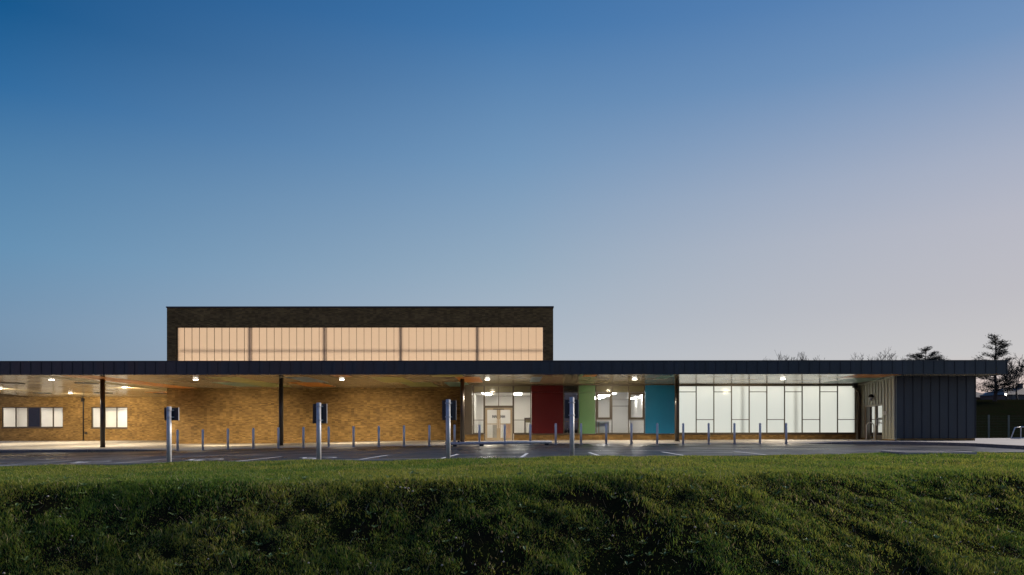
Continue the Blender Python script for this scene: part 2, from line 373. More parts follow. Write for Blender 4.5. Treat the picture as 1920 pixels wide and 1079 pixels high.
kerb_line(PL[:7], [.115]*4+[.105, .065, .009])
PR = [(14.3, 32.9), (15.2, 32.5), (17.0, 32.2), (18.2, 31.7), (19.1, 30.6), (19.4, 28.6), (18.9, 26.4), (18.5, 24.4), (18.5, 22.6)]
HR = [.008, .07, .11, .12, .12, .12, .12, .12, .12]
raised('raised_pavement', PR+[(60, 22.6), (60, 46), (14.3, 46)], HR+[.115, .115, .012], 'path')
kerb_line(PR, [h+.005 for h in HR])

# painted markings, each a sheet just above the asphalt
def strip(p0, p1, w):
    p0 = Vector((p0[0], p0[1], 0)); p1 = Vector((p1[0], p1[1], 0)); t = (p1-p0).normalized(); n = Vector((-t.y, t.x, 0))*w/2
    k = max(1, int((p1-p0).length/1.0)); mb = MB()
    for i in range(k):
        a = p0+(p1-p0)*i/k; b = p0+(p1-p0)*(i+1)/k
        mb.face([(q.x, q.y, zg(q.x)+.001) for q in (a-n, b-n, b+n, a+n)])
    return mb
for x in (-14.3, -11.0, -7.6, -4.2, -1.95, .25, 2.47, 4.9, 7.4):
    e = edge(x)+.25; sk = .12 if x < 2 else 0
    tag(strip((x, e), (x+sk*2, e+3.0), .10).build('bay_line', 'paint'), kind='structure')
for a, b in ((-16.5, -12.6), (-11.9, -8.6), (4.1, 6.0), (6.6, 9.6), (10.4, 13.0)):
    tag(strip((a, 23.6), (b, 23.7), .09).build('bay_line', 'paint'), kind='structure')
def wheelchair(cx, cy, s):
    mb = MB()
    def poly(pts):
        mb.face([(cx-u*s, cy-v*s, zg(cx-u*s)+.001) for u, v in pts])
    def bar(a, b, w):
        a = Vector(a); b = Vector(b); t = (b-a).normalized(); n = Vector((-t.y, t.x))*w/2; poly([a-n, b-n, b+n, a+n])
    poly([(-.08+.09*math.cos(k*.6283), .62+.09*math.sin(k*.6283)) for k in range(10)])
    bar((-.08, .5), (-.03, .05), .12); bar((-.06, .3), (.26, .3), .08); bar((-.08, .06), (.28, .06), .1); bar((.26, .09), (.42, -.42), .1); bar((.38, -.42), (.54, -.38), .08)
    arc = [(-.06+.38*math.cos(t), -.12+.38*math.sin(t)) for t in np.linspace(2.1, 6.0, 14)]; arci = [(-.06+.29*math.cos(t), -.12+.29*math.sin(t)) for t in np.linspace(2.1, 6.0, 14)]
    for i in range(13): poly([arc[i], arc[i+1], arci[i+1], arci[i]])
    return tag(mb.build('wheelchair_marking', 'paint'), kind='structure')
for x in (-12.6, -9.2, -5.8): wheelchair(x, 20.3, 1.25)

# ------------------------------------------------------------------ the building
D_FAS, D_COL, D_BOX, D_FAC, D_BRK, D_REC = 35.55, 39.0, 37.1, 44.1, 48.0, 62.4
Z_SOF, Z_TOP = 3.58, 4.25
B = thing('school_building', 'long low school with deep lit canopy, coloured panels and tall brick hall glowing above', 'school building', (0, D_FAC, 0))
X_END = 25.75
LEFT_EDGE = [(-30.5, D_FAS), (-34.5, 41), (-38.4, 48), (-41, 54.7), (-42.4, 58.7), (-43.4, 62.5)]
# canopy
poly = [(X_END, D_FAS), (X_END, 63.5), (-43.6, 63.5)]+LEFT_EDGE[::-1]
MB().prism([(x, y) for x, y in poly], Z_SOF+.02, Z_TOP-.06).build('roof', 'zinc', B)
MB().face([(x, y, Z_SOF) for x, y in poly]).build('soffit', 'soffit', B)
mb = MB(); mb.box(-30.5, X_END+.03, D_FAS-.05, D_FAS, Z_SOF-.02, Z_TOP)
x = X_END-.02
while x > -30: mb.box(x-.012, x+.012, D_FAS-.078, D_FAS-.05, Z_SOF-.018, Z_TOP-.03); x -= .54
mb.box(-30.5, X_END+.06, D_FAS-.085, D_FAS+.2, Z_TOP, Z_TOP+.035)
mb.box(X_END, X_END+.03, D_FAS, 50, Z_SOF-.02, Z_TOP)
mb.build('fascia', 'zinc', B)
# coloured panels in the soffit: x0, x1 photo columns at the near end, near and far distance
def spanel(xn, w, y0, y1, mat):
    d0 = 2.78*F/(802-y0); d1 = 2.78*F/(802-y1); x = PX(xn, d0)
    MB().box(x, x+w, d0, d1, Z_SOF-.006, Z_SOF+.004).build('soffit_panel', mat, B)
for a in ((384, 1.85, 707, 716.8, 'p_yellow'), (396, 1.7, 717, 724.5, 'p_teal'), (447, 1.9, 717, 725, 'p_green'), (532, 1.3, 707, 716.8, 'p_blue'), (538, 1.9, 717, 725, 'p_orange'),
          (692, 1.8, 707, 716.8, 'p_yellow'), (750, 1.9, 717, 725, 'p_green'), (806, 1.7, 703, 706.6, 'p_yellow'), (832, 1.4, 717, 725, 'p_teal'), (853, 1.35, 706.8, 717, 'p_orange'), (618, .9, 703, 706.6, 'p_orange'),
          (997, .6, 707, 716.8, 'p_blue'), (1096, .7, 703, 706.6, 'p_orange'), (1242, .7, 705, 711, 'p_teal'), (1612, 2.2, 703, 709, 'p_orange'), (1606, 2.2, 709.4, 719, 'p_teal'),
          (48, 1.1, 703.5, 733, 'p_olive'), (116, 1.7, 703.5, 738, 'p_orange'), (270, 2.4, 735, 741, 'p_orange')):
    spanel(*a)
for x, y, r in ((22, 718, .7), (163, 718, .66), (79, 736.5, .66), (194, 736.5, .66), (305, 736.5, .66)):
    d = 2.78*F/(802-y); mb = MB(); X = PX(x, d)
    mb.tube([(X, d, Z_SOF-.035), (X, d, Z_SOF+.01)], r, 28); mb.build('round_vent', 'black', B)
# columns
for x in (192.5, 527, 867, 1269.5):
    X = PX(x, D_COL); mb = MB()
    mb.tube([(X, D_COL, zg(X)-.05), (X, D_COL, Z_SOF-.001)], .125, 24)
    c = mb.build('column', 'column', B, True)
    mb = MB(); mb.tube([(X, D_COL, zg(X)), (X, D_COL, zg(X)+.02)], .17, 24); mb.build('base_ring', 'column', c)
# downlights
LIGHTS = []
def downlight(x, y, power, wall, aim=None):
    d = 2.78*F/(802-y); X = PX(x, d)
    h = MB().tube([(X, d, Z_SOF-.03), (X, d, Z_SOF+.01)], .155, 24).build('downlight', 'black', B)
    MB().tube([(X, d, Z_SOF-.065), (X, d, Z_SOF-.058), (X, d, Z_SOF-.03)], [.10, .13, .14], 24).build('diffuser', 'opal', h, True)
    def lamp(nm, e, size, blend, target, c=(1, .80, .52)):
        l = bpy.data.lights.new(nm, 'SPOT'); l.energy = e; l.spot_size = math.radians(size); l.spot_blend = blend; l.color = c; l.shadow_soft_size = .16
        o = bpy.data.objects.new(nm, l); COL.objects.link(o); p = Vector((X, d, Z_SOF-.2))
        o.rotation_euler = (Vector(target)-p).to_track_quat('-Z', 'Y').to_euler(); o.parent = B; o.location = p-ROOT[B.name]
    lamp('downlight_or_wash_beam', power, 150, .6, (X, d, 0), (1, .84, .62))
    if wall: lamp('downlight_or_wash_beam', wall, 78 if not aim else 110, 1.0, aim or (X, D_BRK, -2.3))  # extra sideways beam added at the fixture to wash the wall with light
for x in (97, 367, 641, 914, 1190, 1468):
    downlight(x, 710.6, (380 if x in (367, 641) else 1000), 4900 if x in (367, 641) else (2600 if x == 97 else 500), None if x < 900 else (PX(x, D_COL), D_FAC, -.3))
downlight(0, 727, 1300, 2600, (-42, D_REC, 0)); downlight(132, 736, 1300, 3600, (-38, D_REC, .2)); downlight(233, 725, 1300, 4200, (-31, D_REC, .2))

# --- brick walls under the canopy
def wall(name, mat, x0, x1, d, z0, z1, t=.3, holes=()):
    """front wall with rectangular openings (x0, x1, z0, z1)"""
    mb = MB(); xs = sorted({x0, x1, *[h[0] for h in holes], *[h[1] for h in holes]}); zs = sorted({z0, z1, *[h[2] for h in holes], *[h[3] for h in holes]})
    inside = lambda x, z: any(h[0] < x < h[1] and h[2] < z < h[3] for h in holes)
    for a, b in zip(xs, xs[1:]):
        for p, q in zip(zs, zs[1:]):
            if inside((a+b)/2, (p+q)/2): continue
            mb.face([(a, d, p), (b, d, p), (b, d, q), (a, d, q)]); mb.face([(a, d+t, p), (a, d+t, q), (b, d+t, q), (b, d+t, p)])
    for h in holes:
        a, b, p, q = h
        mb.face([(a, d, p), (a, d+t, p), (a, d+t, q), (a, d, q)]); mb.face([(b, d, p), (b, d, q), (b, d+t, q), (b, d+t, p)])
        mb.face([(a, d, q), (a, d+t, q), (b, d+t, q), (b, d, q)]); mb.face([(a, d, p), (b, d, p), (b, d+t, p), (a, d+t, p)])
    mb.face([(x0, d, z0), (x0, d, z1), (x0, d+t, z1), (x0, d+t, z0)]); mb.face([(x1, d, z0), (x1, d+t, z0), (x1, d+t, z1), (x1, d, z1)])
    mb.face([(x0, d, z1), (x1, d, z1), (x1, d+t, z1), (x0, d+t, z1)])
    return mb.build(name, mat, B)
XH0, XH1 = PX(313, D_BRK), PX(1037.5, D_BRK)
X_F0 = PX(872, D_FAC)
wall('brick_wall', 'brick', XH0, X_F0+.1, D_BRK, -.6, Z_SOF-.005)
# hall: side return under the canopy, then the storey above the roof
MB().box(XH0, XH0+.3, D_BRK+.301, D_REC+.4, -.6, Z_SOF-.005).build('brick_wall', 'brick', B)
WX0, WX1 = PX(330.5, D_BRK), PX(1019.5, D_BRK); WZ0, WZ1 = 4.75, PZ(612.5, D_BRK)
HT = PZ(577, D_BRK)
hw = wall('hall_wall', 'brick', XH0, XH1, D_BRK, Z_TOP-.06, HT, .35, [(WX0, WX1, WZ0, WZ1)])
mb = MB(); mb.box(XH0, XH0+.3, D_BRK+.36, D_BRK+19, Z_TOP-.06, HT); mb.box(XH1-.3, XH1, D_BRK+.36, D_BRK+19, Z_TOP-.06, HT); mb.box(XH0, XH1, D_BRK+19, D_BRK+19.3, Z_TOP-.06, HT)
mb.build('hall_side_wall', 'brick', hw)
mb = MB(); mb.box(XH0-.04, XH1+.04, D_BRK-.05, D_BRK+.45, HT, HT+.09); mb.box(XH0-.04, XH0+.4, D_BRK+.45, D_BRK+19.3, HT, HT+.09); mb.box(XH1-.4, XH1+.04, D_BRK+.45, D_BRK+19.3, HT, HT+.09)
mb.box(XH0+.3, XH1-.3, D_BRK+.36, D_BRK+19, HT-.25, HT-.1); mb.build('coping', 'zinc', hw)
# hall clerestory: dark frame, joints, frosted sheets, steel posts seen through them, lit hall behind
mb = MB(); e = D_BRK+.10
mb.box(WX0, WX1, e-.02, e+.12, WZ1-.05, WZ1); mb.box(WX0, WX1, e-.02, e+.12, WZ0, WZ0+.05); mb.box(WX0, WX0+.05, e-.02, e+.12, WZ0+.05, WZ1-.05); mb.box(WX1-.05, WX1, e-.02, e+.12, WZ0+.05, WZ1-.05)
npan = 49; pw = (WX1-WX0)/npan
for i in range(1, npan): mb.box(WX0+pw*i-.009, WX0+pw*i+.009, e, e+.05, WZ0+.05, WZ1-.05)
cw = mb.build('hall_window', 'bronze', B)
MB().face([(WX0, e+.06, WZ0), (WX1, e+.06, WZ0), (WX1, e+.06, WZ1), (WX0, e+.06, WZ1)]).build('pane', 'frost', cw)
for px in (467, 607.5, 750.5, 895):
    X = PX(px, D_BRK+.4); MB().box(X-.085, X+.085, e+.5, e+.7, WZ0-.2, WZ1+.2).build('steel_post', 'hallsteel', cw)
zz = PZ(657, D_BRK+.3); MB().box(WX0, WX1, e+.62, e+.68, zz-.05, zz+.05).build('steel_rail', 'hallsteel', cw)
MB().face([(WX0-.5, e+1.1, WZ0-.4), (WX1+.5, e+1.1, WZ0-.4), (WX1+.5, e+1.1, WZ1+.4), (WX0-.5, e+1.1, WZ1+.4)]).build('lit_screen', 'hallglow', cw)
for i in range(14):
    X = WX0+(WX1-WX0)*(i+.5)/14; MB().box(X-.5, X+.5, e+.55, e+.62, WZ0-.42, WZ0-.36).build('hall_fill_bar', 'tube', cw)  # unseen glow bars added below the opening to brighten the foot of the screen

# --- rooms behind the clear glazing
def room(x0, x1, d0, d1, z0, z1, lights, name='room', mat='white', lamp='tube'):
    mb = MB()
    mb.face([(x0, d1, z0), (x1, d1, z0), (x1, d1, z1), (x0, d1, z1)]); mb.face([(x0, d0, z0), (x0, d1, z0), (x0, d1, z1), (x0, d0, z1)])
    mb.face([(x1, d0, z0), (x1, d0, z1), (x1, d1, z1), (x1, d1, z0)]); mb.face([(x0, d0, z1), (x0, d1, z1), (x1, d1, z1), (x1, d0, z1)])
    r = mb.build(name, mat, B)
    MB().face([(x0, d0, z0), (x1, d0, z0), (x1, d1, z0), (x0, d1, z0)]).build('floor', 'floor', r)
    for (x, d, w, l) in lights: MB().box(x-w/2, x+w/2, d-l/2, d+l/2, z1-.06, z1-.012).build('ceiling_or_fill_light', lamp, r)
    return r
# --- left recess wall with two window bands
W1 = (PX(2, D_REC), PX(118, D_REC), PZ(801.5, D_REC), PZ(762.5, D_REC)); W2 = (PX(170.5, D_REC), PX(239, D_REC), PZ(802.5, D_REC), PZ(762.5, D_REC))
wall('brick_wall', 'brick', -62, XH0+.3, D_REC, -.6, 4.9, .3, [W1, W2])
def window(name, d, x0, x1, z0, z1, mull, trans, fw=.06, mat='bronze', panes=('glass',), sill=True, depth=.1):
    """frame (one mesh) with mullions and transoms [(xa, xb, z)], panes as one sheet per material run"""
    mb = MB()
    mb.box(x0, x1, d, d+depth, z1-fw, z1); mb.box(x0, x1, d, d+depth, z0, z0+fw)
    mb.box(x0, x0+fw, d, d+depth, z0+fw, z1-fw); mb.box(x1-fw, x1, d, d+depth, z0+fw, z1-fw)
    for m in mull:
        mx, mz0, mz1 = m if isinstance(m, tuple) else (m, z0+fw, z1-fw)
        mb.box(mx-fw*.42, mx+fw*.42, d+.002, d+depth-.002, mz0, mz1)
    for a, b, z in trans: mb.box(a, b, d+.004, d+depth-.004, z-fw*.35, z+fw*.35)
    w = mb.build(name, mat, B)
    MB().face([(x0, d+.06, z0), (x1, d+.06, z0), (x1, d+.06, z1), (x0, d+.06, z1)]).build('pane', panes[0], w)
    return w
r_ = D_REC
w = window('window', r_+.1, *W1, [PX(28, r_), PX(50, r_), PX(74, r_), PX(98, r_)], [], .09)
MB().box(PX(51.5, r_), PX(73, r_), r_+.12, r_+.15, W1[2]+.09, W1[3]-.09).build('infill_panel', 'navy', w)
w = window('window', r_+.1, *W2, [PX(195, r_), PX(217.5, r_)], [], .09)
for a in (W1, W2): MB().box(a[0]-.03, a[1]+.03, r_-.04, r_+.1, a[2]-.07, a[2]-.002).build('sill', 'bronze', B)
room(-47.5, -40.6, r_+.31, r_+3.2, -.3, 2.95, [(-45.6, r_+1.4, 1.6, .6), (-42.3, r_+1.4, 1.6, .6)])
room(-39.2, -34.6, r_+.31, r_+3.2, -.3, 2.95, [(-37, r_+1.4, 2.2, .7)])
MB().box(-36.6, -35.7, r_+2.6, r_+3.1, -.3, 1.9).build('cupboard', 'grey', B)
X = PX(157.5, r_)
dp = MB().tube([(X, r_-.1, -.4), (X, r_-.1, 3.3), (X-.05, r_-.1, 3.45), (X-.05, r_-.1, Z_SOF)], .055, 10).build('downpipe', 'black', B, True)
MB().box(X-.16, X+.08, r_-.2, r_-.02, 3.2, 3.5).build('hopper', 'black', dp)
MB().box(X+.08, X+.3, r_-.06, r_+.001, .25, .43).build('outside_socket', 'black', B)

# --- glazed front
d = D_FAC; fx = lambda x: PX(x, d); fz = lambda y: PZ(y, d)
ZS, ZH = .40, 3.52     # sill and head
XE = fx(1605)
def plinth(a, b):
    MB().box(a, b, d+.02, d+.3, -.3, ZS-.06).build('plinth', 'brick', B); MB().box(a, b, d-.05, d+.12, ZS-.06, ZS).build('sill', 'bronze', B)
plinth(fx(872), fx(907.5)); plinth(fx(963.5), XE)
MB().box(fx(872), XE+.05, d-.03, d+.3, ZH, Z_SOF-.004).build('head_trim', 'bronze', B)
MB().box(fx(871.5), fx(885), d-.01, d+.3, ZS, ZH).build('cladding_panel', 'bronze', B)
MB().box(fx(871.5), fx(871.5)+.2, d+.3, D_BRK, -.3, Z_SOF-.005).build('brick_wall', 'brick', B)
zt1, zt2, zdh = fz(736), fz(788), fz(762.5)
# entrance screen: left light, over-door light, right light
def lights3(x0, x1, z0, tr, mull=()):
    return window('window', d, fx(x0), fx(x1), z0, ZH, mull, tr, .055)
w = lights3(886, 908, ZS, [(fx(886), fx(908), zt1), (fx(886), fx(908), zt2)], [fx(888.6)])
def span(w, x0, x1): MB().box(fx(x0), fx(x1), d+.075, d+.09, zt1, ZH-.05).build('spandrel', 'spanolive', w)
span(w, 887, 907)
w = window('window', d, fx(908), fx(962.5), zdh, ZH, [fx(935)], [(fx(908), fx(962.5), zt1)], .055); span(w, 909, 961.5)
w = lights3(962.5, 996, ZS, [(fx(963), fx(996), zt1), (fx(963), fx(996), zt2)]); span(w, 964, 995)
# double door
mb = MB(); x0, x1 = fx(908), fx(962.5); zb = zg(-1)
mb.box(x0, x0+.07, d-.02, d+.13, zb, zdh-.002); mb.box(x1-.07, x1, d-.02, d+.13, zb, zdh-.002); mb.box(x0+.07, x1-.07, d-.02, d+.13, zdh-.09, zdh-.002); mb.box(x0+.07, x1-.07, d-.02, d+.13, zb, zb+.02)
door = mb.build('entrance_door', 'bronze', B)
xm = fx(935)
for s, a, b in ((-1, x0+.08, xm-.005), (1, xm+.005, x1-.08)):
    mb = MB(); st = .11
    mb.box(a, a+st, d, d+.06, zb+.03, zdh-.1); mb.box(b-st, b, d, d+.06, zb+.03, zdh-.1); mb.box(a+st, b-st, d, d+.06, zdh-.22, zdh-.1); mb.box(a+st, b-st, d, d+.06, zb+.03, zb+.17); mb.box(a+st, b-st, d+.005, d+.055, 1.0, 1.06)
    mb.build('door_leaf', 'doorframe', door)
    MB().face([(a, d+.03, zb+.1), (b, d+.03, zb+.1), (b, d+.03, zdh-.12), (a, d+.03, zdh-.12)]).build('pane', 'glass', door)
    hx = xm+s*.06; MB().tube([(hx, d-.05, .75), (hx, d-.05, 1.35)], .014, 8).build('handle', 'steel', door)
    mb = MB(); q = (xm-.42 if s < 0 else xm+.12)
    for k in range(6): mb.box(q+k*.052, q+k*.052+.034, d+.022, d+.026, fz(784)+(.03 if k % 3 == 1 else 0), fz(778.6)-(.03 if k % 2 else 0))
    mb.build('door_lettering', 'navy', door)
MB().box(xm-.36, xm+.36, d-.05, d, zdh-.2, zdh-.15).build('door_closer', 'black', door)
# coloured panels
def cpanel(x0, x1, mat, label, joint=None):
    a, b = fx(x0), fx(x1); mb = MB()
    mb.box(a+.004, b-.004, d-.012, d+.2, ZS+.004, (fz(joint)-.006 if joint else ZH-.004))
    if joint: mb.box(a+.004, b-.004, d-.012, d+.2, fz(joint)+.006, ZH-.004)
    o = mb.build('cladding_panel', mat, B); o['label'] = label
cpanel(996.5, 1056, 'red', 'dark red cladding panel right of the entrance', 736)
cpanel(1085.5, 1116, 'green', 'leaf green cladding panel', 736)
cpanel(1210, 1265, 'blue', 'teal blue cladding panel left of the frosted windows')
w = window('window', d, fx(1056.5), fx(1085), ZS, ZH, [], [(fx(1057), fx(1085), zt1), (fx(1057), fx(1085), zt2-.1)], .055, panes=('glass_dim',))
# office windows with opening lights
w = window('window', d, fx(1117), fx(1209), ZS, ZH, [fx(1147.8), fx(1178.5)], [(fx(1117), fx(1147.5), zt1), (fx(1178.5), fx(1209), zt1), (fx(1148), fx(1178), fz(762)), (fx(1117), fx(1147.5), zt2), (fx(1178.5), fx(1209), zt2)], .05)
for a, b in ((1118, 1147), (1179, 1208.5)):
    mb = MB(); p, q = fx(a), fx(b); z0, z1 = fz(787), fz(737); k = .13
    mb.box(p, q, d-.02, d+.055, z0, z0+k); mb.box(p, q, d-.02, d+.055, z1-k, z1); mb.box(p, p+k, d-.02, d+.055, z0+k, z1-k); mb.box(q-k, q, d-.02, d+.055, z0+k, z1-k)
    mb.build('casement', 'bronze', w)
span(w, 1118, 1147); span(w, 1148.5, 1177.8); span(w, 1179, 1208)
# frosted screen of ten bays with staggered transoms
ms = [1272.5+33.15*i for i in range(11)]
tr = [(fx(ms[i]), fx(ms[i+1]), (fz(735.5) if i % 2 == 0 else fz(787.6))) for i in range(10)]
MB().box(fx(1265), fx(1271.5), d-.01, d+.2, ZS, ZH).build('cladding_panel', 'bronze', B)
w = window('frosted_window', d, fx(1271.5), fx(1605), ZS, ZH, [fx(m) for m in ms[1:-1]], tr, .06, panes=('frost',))
for px in (1393, 1493):
    X = PX(px, d+.5); MB().box(X-.05, X+.05, d+.66, d+.8, .0, 3.5).build('inner_post', 'white', w)
MB().face([(fx(1262), d+.95, -.2), (fx(1612), d+.95, -.2), (fx(1612), d+.95, 3.56), (fx(1262), d+.95, 3.56)]).build('lit_screen', 'gymglow', w)
for i in range(8):
    X = fx(1290+42*i); MB().box(X-.4, X+.4, d+.32, d+.37, 3.548, 3.572).build('ceiling_or_fill_light', 'tube', w)  # glow bars added out of view behind the head trim to brighten the frosted bays
# rooms: lobby, dark office, classroom
room(fx(886)-.05, fx(996)+.1, d+.31, d+6.5, -.05, 3.15, [(-1.75, d+1.6, .5, 1.0), (.4, d+1.6, .5, 1.0), (-1.75, d+4, .5, 1.0), (.4, d+4, .5, 1.0)])
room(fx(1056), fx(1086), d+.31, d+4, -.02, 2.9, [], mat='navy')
room(fx(1117)-1.2, fx(1209)+1.2, d+.31, d+12.5, -.02, 3.1, [(6.55+3.1*i, d+1.9+2.6*j, .85, .22) for i in range(2) for j in range(4)], lamp='tube2')

# --- splayed metal wall with side door, then the dark zinc block
PA = Vector((fx(1614), D_FAC)); PB = Vector((PX(1678, D_BOX), D_BOX)); U = (PB-PA).normalized(); L = (PB-PA).length; Nn = Vector((U.y, -U.x))
if Nn.x > 0: Nn = -Nn
U3 = Vector((U.x, U.y, 0)); N3 = Vector((Nn.x, Nn.y, 0))
def along(t, off=0): q = PA+U*t+Nn*off; return (q.x, q.y)
mb = MB()
def slab(mb, t0, t1, z0, z1, off0, off1): 
    c = PA+U*(t0+t1)/2+Nn*(off0+off1)/2; return mb.obox(c, U3, N3, (t1-t0)/2, abs(off1-off0)/2, z0, z1)
DT0, DT1, DZ = .8, 4.8, 2.17
slab(mb, 0, DT0, .12, Z_SOF-.006, -.08, 0); slab(mb, DT1, L, .12, Z_SOF-.006, -.08, 0); slab(mb, DT0, DT1, DZ, Z_SOF-.006, -.08, 0)
t = .35
while t < L:
    z0 = DZ if DT0-.02 < t < DT1+.02 else .13
    slab(mb, t-.015, t+.015, z0, Z_SOF-.12, 0, .035); t += .62
slab(mb, .0, L-.02, Z_SOF-.1, Z_SOF-.008, .0, .05)
mb.build('side_wall', 'sage', B)
for t0_, t1_ in ((0, DT0), (DT1, L)): mb = MB(); slab(mb, t0_, t1_, -.1, .118, -.08, .01); mb.build('plinth', 'brick', B)
MB().box(XE, PA.x+.03, d-.01, d+.2, -.1, ZH).build('cladding_panel', 'sage', B)
mb = MB(); slab(mb, DT0, DT0+.09, .0, DZ-.002, -.22, -.05); slab(mb, DT1-.09, DT1, .0, DZ-.002, -.22, -.05); slab(mb, DT0+.09, DT1-.09, DZ-.1, DZ-.002, -.22, -.05); slab(mb, 2.95, 3.15, .0, DZ-.1, -.2, -.07)
sd = mb.build('side_door', 'doorframe', B)
mb = MB(); slab(mb, 3.15, DT1-.09, .02, .34, -.17, -.1); slab(mb, 3.15, 3.27, .34, DZ-.1, -.17, -.1); slab(mb, DT1-.2, DT1-.09, .34, DZ-.1, -.17, -.1); slab(mb, 3.27, DT1-.2, 1.28, 1.36, -.17, -.1); mb.build('door_leaf', 'bronze', sd)
mb = MB(); slab(mb, DT0+.09, 1.75, .02, DZ-.1, -.17, -.1); mb.build('side_panel', 'bronze', sd)
mb = MB(); slab(mb, DT0+.09, DT1-.09, .3, DZ-.1, -.15, -.14); mb.build('pane', 'glass', sd)
mb = MB(); slab(mb, DT0, DT1, .0, DZ+.2, -.9, -.88); mb.build('lit_screen', 'gymglow', sd)
mb = MB(); slab(mb, 3.3, 3.34, .9, 1.3, -.09, -.05); mb.build('handle', 'steel', sd)
c = along(3.0, .14)
wl = MB(); wl.tube([(c[0], c[1], 2.6), (c[0], c[1], 2.66), (c[0], c[1], 2.76), (c[0], c[1], 2.80)], [.17, .165, .10, .02], 14); wlo = wl.build('wall_lamp', 'black', B, True)
MB().tube([(c[0], c[1], 2.42), (c[0], c[1], 2.60)], .10, 12).build('lamp_glass', 'goal', wlo)
mb = MB(); slab(mb, DT1+.22, DT1+.75, 1.5, 1.72, .0, .02); mb.build('wall_plate', 'paint', B)
# downpipe at the inner corner
c = along(.12, .14)
dp = MB().tube([(c[0]-.25, c[1], Z_SOF-.12), (c[0]-.22, c[1], Z_SOF-.3), (c[0]+.02, c[1], Z_SOF-.62), (c[0]+.02, c[1], 0.0)], .07, 10).build('downpipe', 'bronze', B, True)
MB().box(c[0]-.37, c[0]-.13, c[1]-.12, c[1]+.1, Z_SOF-.24, Z_SOF-.006).build('hopper', 'black', dp)
# zinc block
XB0, XB1 = PB.x, PX(1830, D_BOX)
BLK = [(XB0+.003, D_BOX), (XB1, D_BOX), (XB1, D_BOX+12), (PA.x+2.6, D_BOX+12), (PA.x+2.6, D_FAC+.35), (PA.x+2.25, D_FAC+.35), (PA.x+1.15, D_BOX+2.6), (XB0+.62, D_BOX+1.1), (XB0+.30, D_BOX+.03)]
mb = MB(); mb.prism(BLK, .19, Z_SOF-.004)
for i in range(10):
    x = XB0+.03+(XB1-XB0-.06)*i/9; mb.box(x-.014, x+.014, D_BOX-.035, D_BOX, .195, Z_SOF-.01)
mb.build('zinc_block', 'zinc_wall', B)
MB().prism([(XB0+.06, D_BOX+.03), (XB1-.03, D_BOX+.03), (XB1-.03, D_BOX+11), (PA.x+2.7, D_BOX+11), (PA.x+2.7, D_BOX+2), (XB0+.35, D_BOX+.06)], -.1, .188).build('plinth', 'brick', B)

# ------------------------------------------------------------------ furniture inside
def fthing(name, label, cat, loc): return thing(name, label, cat, loc)
t = fthing('reception_desk', 'pale grey reception desk seen through the left entrance door', 'desk', (fx(925), d+3.4, -.05))
mb = MB(); mb.box(fx(921), fx(934), d+3.2, d+3.7, -.05, .98); mb.build('body', 'grey', t); MB().box(fx(920), fx(935), d+3.1, d+3.75, .98, 1.03).build('worktop', 'white', t)
t = fthing('display_cabinet', 'peach coloured cabinet behind the right entrance door', 'cabinet', (fx(953), d+2.2, -.05))
MB().box(fx(948), fx(958), d+2.0, d+2.5, -.05, 1.05).build('body', 'wood', t); MB().box(fx(947.5), fx(958.5), d+1.95, d+2.55, 1.05, 1.1).build('top', 'white', t)
t = fthing('inner_doorway', 'olive framed inner doorway at the right of the lobby', 'doorway', (fx(990), d+1.8, -.05))
mb = MB(); a, b = fx(984), fx(995.5); mb.box(a, a+.09, d+1.7, d+1.85, -.05, fz(783)); mb.box(a+.09, b, d+1.7, d+1.85, fz(783)-.1, fz(783)); mb.build('frame', 'bronze', t)
MB().box(a+.09, b, d+1.76, d+1.8, fz(783)-.32, fz(783)-.1).build('panel', 'spanolive', t)
t = fthing('storage_unit', 'light blue storage unit low behind the office window beside the green panel', 'cupboard', (fx(1131), d+1.0, 0))
MB().box(fx(1119), fx(1146), d+1.0, d+1.4, 0, 1.2).build('body', pbr('pale_blue', (.42, .50, .62), .5), t); MB().box(fx(1125), fx(1127.5), d+.97, d+1.0, .1, 1.15).build('door_edge', 'grey', t)

